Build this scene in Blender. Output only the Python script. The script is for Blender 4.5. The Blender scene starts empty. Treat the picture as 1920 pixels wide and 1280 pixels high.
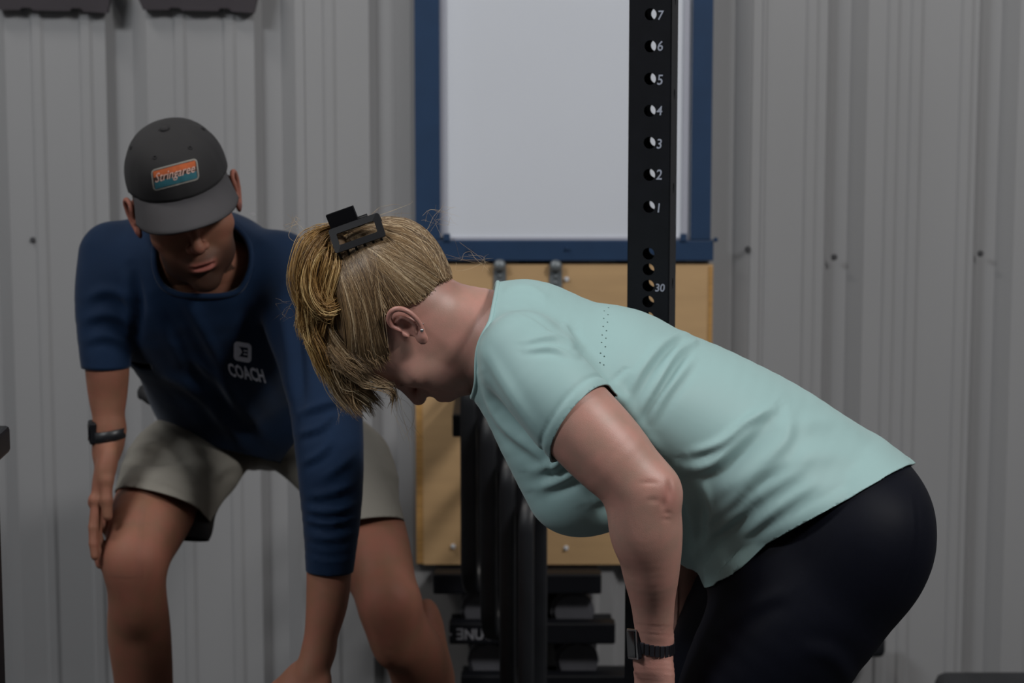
import bpy, bmesh, math, random
import numpy as np
from mathutils import Vector, Matrix
from mathutils.bvhtree import BVHTree
random.seed(7); RNG = np.random.default_rng(7)
SC = bpy.context.scene; COL = SC.collection
PI = math.pi

# ------------------------------------------------------------------ camera, world, lights, exposure
CAM = np.array([0.0, 0.0, 1.56]); PITCH = math.radians(8.5); FPX = 4500.0
cd = bpy.data.cameras.new('camera'); cam = bpy.data.objects.new('camera', cd); COL.objects.link(cam)
cd.sensor_width = 36.0; cd.lens = FPX * 36.0 / 1920.0; cd.clip_end = 60
cam.location = CAM; cam.rotation_euler = (PI / 2 - PITCH, 0, 0)
cd.dof.use_dof = True; cd.dof.focus_distance = 3.42; cd.dof.aperture_fstop = 5.0
SC.camera = cam
SC.view_settings.view_transform = 'Standard'; SC.view_settings.look = 'None'
SC.view_settings.gamma = 1.0; SC.view_settings.use_curve_mapping = False
SC.view_settings.exposure = 0.12
w = bpy.data.worlds.new('world'); SC.world = w; w.use_nodes = True
w.node_tree.nodes['Background'].inputs[0].default_value = (0.80, 0.90, 1.0, 1)
w.node_tree.nodes['Background'].inputs[1].default_value = 0.10

def area(name, loc, target, sx, sy, power, col=(1, 1, 1)):
    l = bpy.data.lights.new(name, 'AREA'); l.shape = 'RECTANGLE'; l.size = sx; l.size_y = sy
    l.energy = power; l.color = col
    o = bpy.data.objects.new(name, l); COL.objects.link(o); o.location = loc
    o.rotation_euler = (Vector(target) - Vector(loc)).to_track_quat('-Z', 'Y').to_euler()
    o['kind'] = 'structure'
    return o
area('ceiling_or_fill_lamp', (2.5, 1.7, 3.75), (-0.1, 4.2, 0.8), 1.0, 0.4, 88, (1.0, 0.985, 0.96))
area('ceiling_or_fill_lamp', (-1.7, 3.75, 3.85), (-0.9, 4.5, 0.6), 1.2, 0.3, 24, (1.0, 0.96, 0.90))
area('ceiling_or_fill_lamp', (-2.6, 1.6, 3.6), (-0.9, 5.0, 0.5), 1.2, 0.5, 56, (0.95, 0.98, 1.0))  # unseen fill light, added to brighten the lower left of the wall

# ------------------------------------------------------------------ calibrated placement: a sight line met with the plane at distance y
FW = np.array([0, math.cos(PITCH), -math.sin(PITCH)]); UPV = np.array([0, math.sin(PITCH), math.cos(PITCH)])
def P(px, py, y):
    a = (px - 960) / FPX; b = (640 - py) / FPX
    d = FW + a * np.array([1.0, 0, 0]) + b * UPV
    return CAM + d * (y / d[1])
def S(rpx, y): return rpx * y / FPX
def proj(V):
    D = V - CAM; f = D @ FW
    return 960 + FPX * D[:, 0] / f, 640 - FPX * (D @ UPV) / f

# ------------------------------------------------------------------ materials
def s2l(c): return tuple(((v / 255) / 12.92 if v / 255 < 0.04045 else ((v / 255 + 0.055) / 1.055) ** 2.4) for v in c)
def mat(name, col, rough=0.6, metal=0.0, var=0.0, vscale=8.0, bump=0.0, bscale=200.0, sheen=0.0, sss=0.0, coat=0.0, stretch=None, col2=None, spec=0.5):
    m = bpy.data.materials.new(name); m.use_nodes = True; nt = m.node_tree; n = nt.nodes; L = nt.links
    b = n['Principled BSDF']; b.inputs['Roughness'].default_value = rough; b.inputs['Metallic'].default_value = metal
    b.inputs['Specular IOR Level'].default_value = spec
    if sheen: b.inputs['Sheen Weight'].default_value = sheen; b.inputs['Sheen Roughness'].default_value = 0.4
    if coat: b.inputs['Coat Weight'].default_value = coat
    if sss:
        b.inputs['Subsurface Weight'].default_value = sss; b.inputs['Subsurface Radius'].default_value = (1.0, 0.35, 0.2); b.inputs['Subsurface Scale'].default_value = 0.008
    tc = n.new('ShaderNodeTexCoord'); mp = n.new('ShaderNodeMapping'); L.new(tc.outputs['Object'], mp.inputs[0])
    if stretch: mp.inputs['Scale'].default_value = stretch
    no = n.new('ShaderNodeTexNoise'); no.inputs['Scale'].default_value = vscale; no.inputs['Detail'].default_value = 5; L.new(mp.outputs[0], no.inputs[0])
    cr = n.new('ShaderNodeValToRGB'); c = np.array(col)
    c0 = tuple(np.clip(c * (1 - var), 0, 1)) + (1,); c1 = tuple(np.clip(np.array(col2) if col2 else c * (1 + var), 0, 1)) + (1,)
    cr.color_ramp.elements[0].position = 0.32; cr.color_ramp.elements[1].position = 0.68
    cr.color_ramp.elements[0].color = c0; cr.color_ramp.elements[1].color = c1
    L.new(no.outputs[0], cr.inputs[0]); L.new(cr.outputs[0], b.inputs['Base Color'])
    if bump:
        n2 = n.new('ShaderNodeTexNoise'); n2.inputs['Scale'].default_value = bscale; n2.inputs['Detail'].default_value = 3
        L.new(tc.outputs['Object'], n2.inputs[0])
        bp = n.new('ShaderNodeBump'); bp.inputs['Strength'].default_value = bump; bp.inputs['Distance'].default_value = 0.001
        L.new(n2.outputs[0], bp.inputs['Height']); L.new(bp.outputs[0], b.inputs['Normal'])
    return m

# ------------------------------------------------------------------ objects
def mesh_obj(name, verts, faces, m, parent=None, smooth=False, mats=None, midx=None):
    me = bpy.data.meshes.new(name)
    verts = np.asarray(verts, dtype=np.float32)
    if isinstance(faces, np.ndarray):
        nf, k = faces.shape
        me.vertices.add(len(verts)); me.vertices.foreach_set('co', verts.ravel())
        me.loops.add(nf * k); me.loops.foreach_set('vertex_index', faces.astype(np.int32).ravel())
        me.polygons.add(nf); me.polygons.foreach_set('loop_start', np.arange(0, nf * k, k, dtype=np.int32))
        me.update(calc_edges=True)
    else:
        me.from_pydata([tuple(map(float, v)) for v in verts], [], faces); me.update()
    o = bpy.data.objects.new(name, me); COL.objects.link(o)
    if m: me.materials.append(m)
    if smooth: me.polygons.foreach_set('use_smooth', [True] * len(me.polygons))
    if parent: o.parent = parent
    return o
def bm_obj(name, bm, m, parent=None, smooth=False):
    me = bpy.data.meshes.new(name); bm.normal_update(); bm.to_mesh(me); bm.free()
    o = bpy.data.objects.new(name, me); COL.objects.link(o); me.materials.append(m)
    if smooth: me.polygons.foreach_set('use_smooth', [True] * len(me.polygons))
    if parent: o.parent = parent
    return o
def empty(name, loc=(0, 0, 0)):
    o = bpy.data.objects.new(name, None); COL.objects.link(o); o.location = loc; o.empty_display_size = 0.1
    return o
def keep(o, parent):                       # parent without moving
    o.parent = parent; o.matrix_parent_inverse = Matrix.Translation(-Vector(parent.location)); return o
def tag(o, label=None, cat=None, group=None, kind=None):
    for k, v in (('label', label), ('category', cat), ('group', group), ('kind', kind)):
        if v: o[k] = v
    return o
def box(bm, c, s, bev=0.0, rot=None):
    g = bmesh.ops.create_cube(bm, size=1.0); vs = g['verts']
    bmesh.ops.scale(bm, vec=s, verts=vs)
    if bev:
        es = list({e for v in vs for e in v.link_edges})
        r = bmesh.ops.bevel(bm, geom=es, offset=bev, segments=2, affect='EDGES', profile=0.5)
        vs = list({v for f in r['faces'] for v in f.verts} | {v for v in vs if v.is_valid})
    if rot is not None: bmesh.ops.rotate(bm, cent=(0, 0, 0), matrix=rot, verts=vs)
    bmesh.ops.translate(bm, vec=c, verts=vs)
    return vs
def cyl(bm, a, b, r, r2=None, n=20):
    a = Vector(a); b = Vector(b); d = b - a
    g = bmesh.ops.create_cone(bm, cap_ends=True, segments=n, radius1=r, radius2=r if r2 is None else r2, depth=d.length)
    q = d.to_track_quat('Z', 'Y').to_matrix()
    bmesh.ops.rotate(bm, cent=(0, 0, 0), matrix=q, verts=g['verts'])
    bmesh.ops.translate(bm, vec=(a + b) / 2, verts=g['verts'])
    return g['verts']
def tube(pts, rad, n=8, closed=False):     # verts, faces of a tube along pts
    pts = np.asarray(pts, float); m = len(pts)
    rad = np.broadcast_to(np.asarray(rad, float), (m,))
    T = np.gradient(pts, axis=0) if not closed else np.roll(pts, -1, 0) - np.roll(pts, 1, 0)
    T /= np.linalg.norm(T, axis=1)[:, None] + 1e-12
    ref = np.array([0.13, 0.21, 0.97]);
    if abs(T[0] @ ref) > 0.95: ref = np.array([1.0, 0, 0])
    V = []; u = np.cross(T[0], ref); u /= np.linalg.norm(u)
    for i in range(m):
        u = u - T[i] * (u @ T[i]); u /= np.linalg.norm(u); v = np.cross(T[i], u)
        a = np.linspace(0, 2 * PI, n, endpoint=False)
        V.append(pts[i] + rad[i] * (np.cos(a)[:, None] * u + np.sin(a)[:, None] * v))
    V = np.concatenate(V); F = []
    for i in range(m if closed else m - 1):
        j = (i + 1) % m
        for k in range(n):
            F.append((i * n + k, i * n + (k + 1) % n, j * n + (k + 1) % n, j * n + k))
    if not closed: F.append(tuple(range(n))[::-1]); F.append(tuple((m - 1) * n + k for k in range(n)))
    return V, F
def tube_obj(name, pts, rad, m, parent=None, n=8, closed=False):
    V, F = tube(pts, rad, n, closed); return mesh_obj(name, V, F, m, parent, True)
def catmull(pts, n):
    pts = np.asarray(pts, float); m = len(pts)
    Q = np.vstack([2 * pts[0] - pts[1], pts, 2 * pts[-1] - pts[-2]]); out = []
    for i in range(m - 1):
        p0, p1, p2, p3 = Q[i], Q[i + 1], Q[i + 2], Q[i + 3]
        for j in range(n):
            t = j / n
            out.append(0.5 * (2 * p1 + (p2 - p0) * t + (2 * p0 - 5 * p1 + 4 * p2 - p3) * t * t + (-p0 + 3 * p1 - 3 * p2 + p3) * t ** 3))
    out.append(pts[-1]); return np.array(out)

# ------------------------------------------------------------------ distance-field modelling of soft bodies
f4 = np.float32
class Field:
    def __init__(s): s.g = {}
    def add(s, fn, lo, hi, k=0.02, op='u', g=0): s.g.setdefault(g, []).append((fn, np.array(lo), np.array(hi), k, op))
    def seg(s, a, b, ra, rb, k=0.02, g=0, op='u'):
        a = np.array(a, float); b = np.array(b, float); ab = b - a; L2 = max(ab @ ab, 1e-12); R = max(ra, rb)
        def fn(x, y, z):
            x = x - f4(a[0]); y = y - f4(a[1]); z = z - f4(a[2])
            t = np.clip((x * f4(ab[0]) + y * f4(ab[1]) + z * f4(ab[2])) * f4(1 / L2), 0, 1)
            return np.sqrt((x - t * f4(ab[0])) ** 2 + (y - t * f4(ab[1])) ** 2 + (z - t * f4(ab[2])) ** 2) - (f4(ra) + t * f4(rb - ra))
        s.add(fn, np.minimum(a, b) - R, np.maximum(a, b) + R, k, op, g)
    def eseg(s, a, b, ra, rb, u, k=0.02, g=0):      # elliptical section; ra,rb = (ru, rv)
        a = np.array(a, float); b = np.array(b, float); ab = b - a; L2 = max(ab @ ab, 1e-12); w = ab / math.sqrt(L2)
        u = np.array(u, float); u = u - w * (u @ w); u /= np.linalg.norm(u); v = np.cross(w, u); R = max(*ra, *rb)
        def fn(x, y, z):
            x = x - f4(a[0]); y = y - f4(a[1]); z = z - f4(a[2])
            t = np.clip((x * f4(ab[0]) + y * f4(ab[1]) + z * f4(ab[2])) * f4(1 / L2), 0, 1)
            x = x - t * f4(ab[0]); y = y - t * f4(ab[1]); z = z - t * f4(ab[2])
            ru = f4(ra[0]) + t * f4(rb[0] - ra[0]); rv = f4(ra[1]) + t * f4(rb[1] - ra[1]); rm = np.minimum(ru, rv)
            cu = (x * f4(u[0]) + y * f4(u[1]) + z * f4(u[2])) / ru; cv = (x * f4(v[0]) + y * f4(v[1]) + z * f4(v[2])) / rv
            cw = (x * f4(w[0]) + y * f4(w[1]) + z * f4(w[2])) / rm
            return (np.sqrt(cu * cu + cv * cv + cw * cw) - 1) * rm
        s.add(fn, np.minimum(a, b) - R, np.maximum(a, b) + R, k, 'u', g)
    def chain(s, pts, r, k=0.01, g=0, n=5, k0=None):
        A = np.hstack([np.array(pts, float), np.array(r, float)[:, None]]); Q = catmull(A, n)
        t = Field()
        for i in range(len(Q) - 1): t.seg(Q[i][:3], Q[i + 1][:3], Q[i][3], Q[i + 1][3])
        s.merge(t, k, g)
    def echain(s, pts, ru, rv, u, k=0.02, g=0, n=3):
        A = np.hstack([np.array(pts, float), np.array(ru, float)[:, None], np.array(rv, float)[:, None]]); Q = catmull(A, n)
        t = Field()
        for i in range(len(Q) - 1): t.eseg(Q[i][:3], Q[i + 1][:3], Q[i][3:5], Q[i + 1][3:5], u)
        s.merge(t, k, g)
    def merge(s, t, k, g):                   # a whole chain blends as one shape
        L = t.g[0]; s.add([(q[0], q[1], q[2]) for q in L], np.min([q[1] for q in L], 0), np.max([q[2] for q in L], 0), k, 'u', g)
    def ell(s, c, r, R=None, k=0.02, g=0, op='u'):
        c = np.array(c, float); r = np.array(r, float); R = np.eye(3) if R is None else np.array(R, float); M = R / r[None, :]; M2 = R / (r[None, :] ** 2)
        def fn(x, y, z):
            x = x - f4(c[0]); y = y - f4(c[1]); z = z - f4(c[2])
            q = [x * f4(M[0, i]) + y * f4(M[1, i]) + z * f4(M[2, i]) for i in range(3)]
            e = [x * f4(M2[0, i]) + y * f4(M2[1, i]) + z * f4(M2[2, i]) for i in range(3)]
            k0 = np.sqrt(q[0] ** 2 + q[1] ** 2 + q[2] ** 2); k1 = np.sqrt(e[0] ** 2 + e[1] ** 2 + e[2] ** 2) + f4(1e-6)
            return k0 * (k0 - 1) / k1
        ext = np.sqrt(((R * r[None, :]) ** 2).sum(1)); s.add(fn, c - ext, c + ext, k, op, g)
    def eval(s, lo, hi, h):
        lo = np.array(lo, float); hi = np.array(hi, float); n = np.maximum(np.ceil((hi - lo) / h).astype(int) + 1, 2)
        ax = [(lo[i] + h * np.arange(n[i])).astype(f4) for i in range(3)]
        tot = None
        for gk in s.g:
            out = np.full(tuple(n), 0.2, f4)
            for fn, plo, phi, k, op in s.g[gk]:
                i0 = np.clip(np.floor((plo - k - 2 * h - lo) / h).astype(int), 0, n); i1 = np.clip(np.ceil((phi + k + 2 * h - lo) / h).astype(int) + 1, 0, n)
                if (i1 <= i0).any(): continue
                sl = tuple(slice(i0[i], i1[i]) for i in range(3))
                if isinstance(fn, list):
                    d = np.full(tuple(i1 - i0), 0.2, f4); m = k + 3 * h
                    for f2, l2, h2 in fn:
                        j0 = np.clip(np.floor((l2 - m - lo) / h).astype(int), i0, i1); j1 = np.clip(np.ceil((h2 + m - lo) / h).astype(int) + 1, i0, i1)
                        if (j1 <= j0).any(): continue
                        v = tuple(slice(j0[i] - i0[i], j1[i] - i0[i]) for i in range(3))
                        d[v] = np.minimum(d[v], f2(ax[0][j0[0]:j1[0]][:, None, None], ax[1][j0[1]:j1[1]][None, :, None], ax[2][j0[2]:j1[2]][None, None, :]))
                else: d = fn(ax[0][sl[0]][:, None, None], ax[1][sl[1]][None, :, None], ax[2][sl[2]][None, None, :])
                A = out[sl]
                if op == 'u':
                    hh = np.maximum(k - np.abs(A - d), 0) / k; out[sl] = np.minimum(A, d) - hh * hh * f4(k * 0.25)
                else:
                    d = -d; hh = np.maximum(k - np.abs(A - d), 0) / k; out[sl] = np.maximum(A, d) + hh * hh * f4(k * 0.25)
            tot = out if tot is None else np.minimum(tot, out)
        return tot, lo
    def at(s, pts):                          # distance at loose points
        pts = np.asarray(pts, f4); x, y, z = pts[:, 0], pts[:, 1], pts[:, 2]; tot = None
        for gk in s.g:
            out = np.full(len(pts), 0.5, f4)
            for fn, plo, phi, k, op in s.g[gk]:
                d = fn(x, y, z) if not isinstance(fn, list) else np.min([q[0](x, y, z) for q in fn], 0)
                if op == 'u': hh = np.maximum(k - np.abs(out - d), 0) / k; out = np.minimum(out, d) - hh * hh * f4(k * 0.25)
                else: d = -d; hh = np.maximum(k - np.abs(out - d), 0) / k; out = np.maximum(out, d) + hh * hh * f4(k * 0.25)
            tot = out if tot is None else np.minimum(tot, out)
        return tot
def nets(A, lo, h):
    neg = A < 0; c = None; n = A.shape
    cnt = np.zeros(tuple(np.array(n) - 1), np.int8)
    for dx in (0, 1):
        for dy in (0, 1):
            for dz in (0, 1): cnt += neg[dx:n[0] - 1 + dx, dy:n[1] - 1 + dy, dz:n[2] - 1 + dz]
    act = (cnt > 0) & (cnt < 8); idx = np.argwhere(act)
    if len(idx) == 0: return np.zeros((0, 3)), np.zeros((0, 4), int)
    vid = np.full(act.shape, -1, np.int64); vid[act] = np.arange(len(idx))
    acc = np.zeros((len(idx), 3)); num = np.zeros(len(idx))
    co = [np.array([x, y, z]) for x in (0, 1) for y in (0, 1) for z in (0, 1)]
    val = {tuple(c): A[idx[:, 0] + c[0], idx[:, 1] + c[1], idx[:, 2] + c[2]] for c in co}
    for c in co:
        for ax in range(3):
            if c[ax] == 0:
                c2 = c.copy(); c2[ax] = 1; a = val[tuple(c)]; b = val[tuple(c2)]; m = (a < 0) != (b < 0)
                t = np.where(m, a / np.where(m, a - b, 1), 0)
                p = np.tile(c.astype(float), (len(idx), 1)); p[:, ax] = t
                acc[m] += p[m]; num[m] += 1
    V = (idx + acc / num[:, None]) * h + lo; F = []
    for ax in range(3):
        o = [(1, 2), (2, 0), (0, 1)][ax]
        s0 = [slice(None)] * 3; s1 = [slice(None)] * 3; s0[ax] = slice(0, -1); s1[ax] = slice(1, None)
        a = neg[tuple(s0)]; b = neg[tuple(s1)]; E = np.argwhere(a != b)
        ok = (E[:, o[0]] > 0) & (E[:, o[1]] > 0) & (E[:, o[0]] < n[o[0]] - 1) & (E[:, o[1]] < n[o[1]] - 1); E = E[ok]
        inside = a[E[:, 0], E[:, 1], E[:, 2]]
        def g(d0, d1):
            q = E.copy(); q[:, o[0]] -= d0; q[:, o[1]] -= d1; return vid[q[:, 0], q[:, 1], q[:, 2]]
        q = np.stack([g(1, 1), g(0, 1), g(0, 0), g(1, 0)], 1)
        q[~inside] = q[~inside][:, ::-1]; F.append(q)
    return V, np.concatenate(F)
def polygonise(field, tiles):
    """tiles: (lo, hi, step); the later, finer ones replace what the earlier hold there"""
    VV = []; FF = []; off = 0
    for i, (lo, hi, h) in enumerate(tiles):
        A, l = field.eval(lo, hi, h); V, F = nets(A, l, h)
        if len(F) == 0: continue
        c = V[F].mean(1); keepm = np.ones(len(F), bool)
        for lo2, hi2, h2 in tiles[i + 1:]:
            m = 1.2 * h + h2
            keepm &= ~((c > np.array(lo2) + m) & (c < np.array(hi2) - m)).all(1)
        F = F[keepm]; u = np.unique(F); mp = np.full(len(V), -1); mp[u] = np.arange(len(u))
        VV.append(V[u]); FF.append(mp[F] + off); off += len(u)
    return np.concatenate(VV), np.concatenate(FF)
def relax(V, F, it=1, w=0.5):
    e = np.concatenate([F[:, [0, 1]], F[:, [1, 2]], F[:, [2, 3]], F[:, [3, 0]]]); e = np.concatenate([e, e[:, ::-1]])
    for _ in range(it):
        s = np.zeros_like(V); 
        for a in range(3): s[:, a] = np.bincount(e[:, 0], V[e[:, 1], a], len(V))
        n = np.bincount(e[:, 0], minlength=len(V)); V = V * (1 - w) + w * s / np.maximum(n, 1)[:, None]
    return V
def vnormals(V, F):
    fn = np.cross(V[F[:, 2]] - V[F[:, 0]], V[F[:, 3]] - V[F[:, 1]]); N = np.zeros_like(V)
    for k in range(4):
        for a in range(3): N[:, a] += np.bincount(F[:, k], fn[:, a], len(V))
    return N / (np.linalg.norm(N, axis=1)[:, None] + 1e-12)
def pdist(px, py, line):
    """distance (px) to polyline, signed side, and 0..1 position"""
    best = np.full(len(px), 1e9); side = np.zeros(len(px)); pos = np.zeros(len(px)); line = np.asarray(line, float)
    L = np.concatenate([[0], np.cumsum(np.linalg.norm(np.diff(line, axis=0), axis=1))]); L /= L[-1]
    for i in range(len(line) - 1):
        a = line[i]; d = line[i + 1] - a; t = np.clip(((px - a[0]) * d[0] + (py - a[1]) * d[1]) / (d @ d), 0, 1)
        qx = px - a[0] - t * d[0]; qy = py - a[1] - t * d[1]; r = np.hypot(qx, qy); m = r < best
        best[m] = r[m]; side[m] = np.sign(d[0] * qy - d[1] * qx)[m]; pos[m] = (L[i] + t * (L[i + 1] - L[i]))[m]
    return best, side, pos
def folds(V, F, lines, back=False):
    """push cloth along its normals into creases; line = (points, amplitude m, width px)"""
    N = vnormals(V, F); px, py = proj(V); front = np.clip(-N[:, 1] * 3 + 0.6, 0, 1)
    D = np.zeros(len(V))
    for ln in lines:
        pts, amp, wd = ln[:3]
        pts = catmull(pts, 5) if len(pts) > 2 else np.array(pts, float)
        d, s, t = pdist(px, py, pts); env = np.clip(np.sin(np.clip(t, 0.02, 0.98) * PI), 0, 1) ** 0.6; sd = d * s
        D += amp * env * (np.exp(-(sd / wd) ** 2) - 0.55 * np.exp(-((sd - 1.7 * wd) / (1.1 * wd)) ** 2))
    return V + N * (D * front)[:, None]
def wob(V, sc, amp, seed=0):
    r = np.random.default_rng(seed); o = np.zeros(len(V))
    for i in range(7):
        k = r.normal(size=3) * sc; o += np.sin(V @ k + r.uniform(0, 6.28))
    return o * amp / 2.6
def cut(o, co, no, centre=None, rad=None, test=None):
    """trim a mesh by a plane, taking away what lies on the side of no, only near centre"""
    bm = bmesh.new(); bm.from_mesh(o.data); co = Vector(co); no = Vector(no).normalized()
    def pick(rr):
        fs = list(bm.faces); C = np.array([f.calc_center_median()[:] for f in fs]); m = np.ones(len(fs), bool)
        if centre is not None: m &= np.linalg.norm(C - np.array(centre), axis=1) < rr
        if test is not None: i = np.nonzero(m)[0]; m[i] &= test(C[i])
        return fs, C, m
    fs, C, m = pick(rad); fs = [fs[i] for i in np.nonzero(m)[0]]
    geom = list({v for f in fs for v in f.verts}) + list({e for f in fs for e in f.edges}) + fs
    bmesh.ops.bisect_plane(bm, geom=geom, dist=0.0002, plane_co=co, plane_no=no)
    fs, C, m = pick(rad * 1.02 if rad else None); m &= ((C - np.array(co)) @ np.array(no)) > 0
    bmesh.ops.delete(bm, geom=[fs[i] for i in np.nonzero(m)[0]], context='FACES'); bm.to_mesh(o.data); bm.free()
def solid(o, th, off=-1):
    md = o.modifiers.new('thickness', 'SOLIDIFY'); md.thickness = th; md.offset = off
def bvh_of(o):
    me = o.data; return BVHTree.FromPolygons([v.co.copy() for v in me.vertices], [tuple(p.vertices) for p in me.polygons])
def text_mesh(body, size=1.0, shear=0.0, bold=0.0, align='CENTER', res=3):
    c = bpy.data.curves.new('t', 'FONT'); c.body = body; c.size = size; c.shear = shear; c.offset = bold; c.align_x = align; c.align_y = 'CENTER'; c.resolution_u = res
    o = bpy.data.objects.new('t', c); COL.objects.link(o); dg = bpy.context.evaluated_depsgraph_get(); dg.update()
    me = bpy.data.meshes.new_from_object(o.evaluated_get(dg)); V = np.array([v.co[:] for v in me.vertices]); F = [tuple(p.vertices) for p in me.polygons]
    bpy.data.objects.remove(o); bpy.data.curves.remove(c); bpy.data.meshes.remove(me)
    return V, F
def decal(name, V2, F, org, u, v, bvh, m, parent, lift=0.0012, th=0.0006):
    """lay a flat shape (V2 in metres) onto a surface along the direction u x v"""
    org = Vector(org); u = Vector(u); v = Vector(v); nrm = u.cross(v).normalized(); out = []
    for q in V2:
        p = org + u * float(q[0]) + v * float(q[1]); hit = bvh.ray_cast(p + nrm * 0.25, -nrm)
        out.append((hit[0] + nrm * lift) if hit[0] is not None else p)
    o = mesh_obj(name, [tuple(p) for p in out], F, m, parent); return o
def rrect(w, h, r, n=5):
    o = []
    for cx, cy, a0 in ((w / 2 - r, h / 2 - r, 0), (-w / 2 + r, h / 2 - r, 90), (-w / 2 + r, -h / 2 + r, 180), (w / 2 - r, -h / 2 + r, 270)):
        for i in range(n + 1): a = math.radians(a0 + 90 * i / n); o.append((cx + r * math.cos(a), cy + r * math.sin(a)))
    return o

def rim(o, centre, rad, r, name, m, parent, flat=1.0, smooth_n=6):
    """a rolled or ribbed edge laid along an open edge of a garment"""
    bm = bmesh.new(); bm.from_mesh(o.data); c = Vector(centre); adj = {}
    for e in bm.edges:
        if len(e.link_faces) == 1 and all((v.co - c).length < rad for v in e.verts):
            a, b = e.verts; adj.setdefault(a.index, []).append(b.index); adj.setdefault(b.index, []).append(a.index)
    bm.verts.ensure_lookup_table(); seen = set(); best = []
    for st in adj:
        if st in seen: continue
        start = st; lp_ = [st]; seen.add(st); cur = st
        while True:
            nx = [q for q in adj[cur] if q not in seen]
            if not nx: break
            cur = nx[0]; seen.add(cur); lp_.append(cur)
        if len(lp_) > len(best): best = lp_
    pts = np.array([bm.verts[i].co[:] for i in best]); bm.free()
    if len(pts) < 12: return None
    L = np.concatenate([[0], np.cumsum(np.linalg.norm(np.diff(pts, axis=0), axis=1))]); k = 90; tt = np.linspace(0, L[-1], k, endpoint=False)
    pts = np.stack([np.interp(tt, L, pts[:, a]) for a in range(3)], 1)
    for _ in range(smooth_n): pts = (np.roll(pts, 1, 0) + np.roll(pts, -1, 0) + 2 * pts) / 4
    ob = tube_obj(name, pts, r, m, None, 8, True); keep(ob, parent); return ob
# ------------------------------------------------------------------ the setting
M = {}
M['wall'] = mat('painted_steel', s2l((146, 146, 148)), 0.5, var=0.03, vscale=3, bump=0.05, bscale=60, stretch=(1, 1, 0.3), spec=0.35)
M['floor'] = mat('rubber_floor', (0.035, 0.035, 0.037), 0.85, var=0.3, vscale=90)
M['ceil'] = mat('ceiling_liner', (0.45, 0.45, 0.44), 0.8)
M['side'] = mat('side_wall_paint', (0.30, 0.30, 0.30), 0.8)
M['foam'] = mat('dark_closure', s2l((52, 47, 52)), 0.8, var=0.1)
M['navy_frame'] = mat('navy_frame_paint', s2l((30, 56, 88)), 0.5, var=0.06, vscale=20)
M['board'] = mat('white_board_face', s2l((211, 215, 224)), 0.32, var=0.015, vscale=2.2)
M['edge'] = mat('board_edge_trim', s2l((170, 172, 184)), 0.45)
M['ply'] = mat('plywood', s2l((190, 156, 114)), 0.6, var=0.07, vscale=3.0, stretch=(1.2, 1, 9))
M['plyedge'] = mat('plywood_edge', s2l((176, 134, 78)), 0.7, var=0.15, vscale=60, stretch=(0.2, 0.2, 6))
M['black'] = mat('black_powder_coat', (0.0045, 0.005, 0.0075), 0.5, var=0.15, vscale=40, bump=0.1, bscale=500, spec=0.25)
M['rubber'] = mat('black_rubber', (0.011, 0.012, 0.015), 0.42, var=0.15, vscale=20, bump=0.15, bscale=300)
M['grey_rubber'] = mat('dark_grey_urethane', s2l((84, 84, 90)), 0.55, var=0.1, vscale=20)
M['steel'] = mat('zinc_strap', s2l((120, 126, 130)), 0.45, 0.4, var=0.12, vscale=50)
M['screw'] = mat('screw_zinc', s2l((95, 95, 98)), 0.4, 0.6)
M['bright'] = mat('bright_screw', s2l((235, 238, 245)), 0.3, 0.3)
M['chalk'] = mat('paint_pen', s2l((150, 155, 170)), 0.7, var=0.12, vscale=400)
M['chalkdim'] = mat('faded_lettering', s2l((120, 120, 126)), 0.7, var=0.2, vscale=200)
YW = 5.10; PXM = FPX / YW
def wx(px): return (px - 960) / PXM                 # metres across the back wall
def wz(py): return float(P(960, py, YW)[2])
RIB = 0.031
ribs = [-1370, -1094, -818, -543, -267, 8, 270, 545, 757, 1035, 1215, 1390, 1605, 1885, 2160, 2435, 2650, 2925]
minors = [-200, -110, 88, 178, 352, 444, 628, 712, 900, 1120, 1300, 1427, 1522, 1672, 1715, 1808, 1960, 2060, 2250]
def profile(x0, x1):
    pts = [(x0, 0.0)]
    ev = [(r, 'R') for r in ribs] + [(q, 'm') for q in minors]
    for c, t in sorted(ev):
        if c < x0 + 20 or c > x1 - 12:
            continue
        if t == 'R': pts += [(c - 62, 0), (c - 50, -RIB), (c - 15, -RIB), (c + 14, 0)]
        else:
            if any(c - 22 < r + 16 and c + 10 > r - 66 for r in ribs): pts += [(c - 5, 0.0), (c - 2, 0.004), (c + 2, 0.004), (c + 5, 0)] if not any(r - 64 < c < r + 18 for r in ribs) else []
            else: pts += [(c - 20, 0), (c - 14, 0.005), (c, 0.005), (c + 7, 0)]
    pts.append((x1, 0.0))
    out = []
    for p in pts:
        if not out or p[0] > out[-1][0] + 0.5: out.append(p)
    return out
wall = mesh_obj('wall_back', [(-3.2, YW + 0.05, 0), (3.2, YW + 0.05, 0), (3.2, YW + 0.05, 4), (-3.2, YW + 0.05, 4), (-3.2, YW + 0.13, 0), (3.2, YW + 0.13, 0), (3.2, YW + 0.13, 4), (-3.2, YW + 0.13, 4)],
                [(0, 1, 2, 3), (4, 7, 6, 5), (0, 4, 5, 1), (3, 2, 6, 7), (0, 3, 7, 4), (1, 5, 6, 2)], M['side'])
tag(wall, kind='structure', label='pale grey ribbed steel wall behind the two people')
edges = [-1085, -252, 561, 1406, 2176, 3050]
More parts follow.
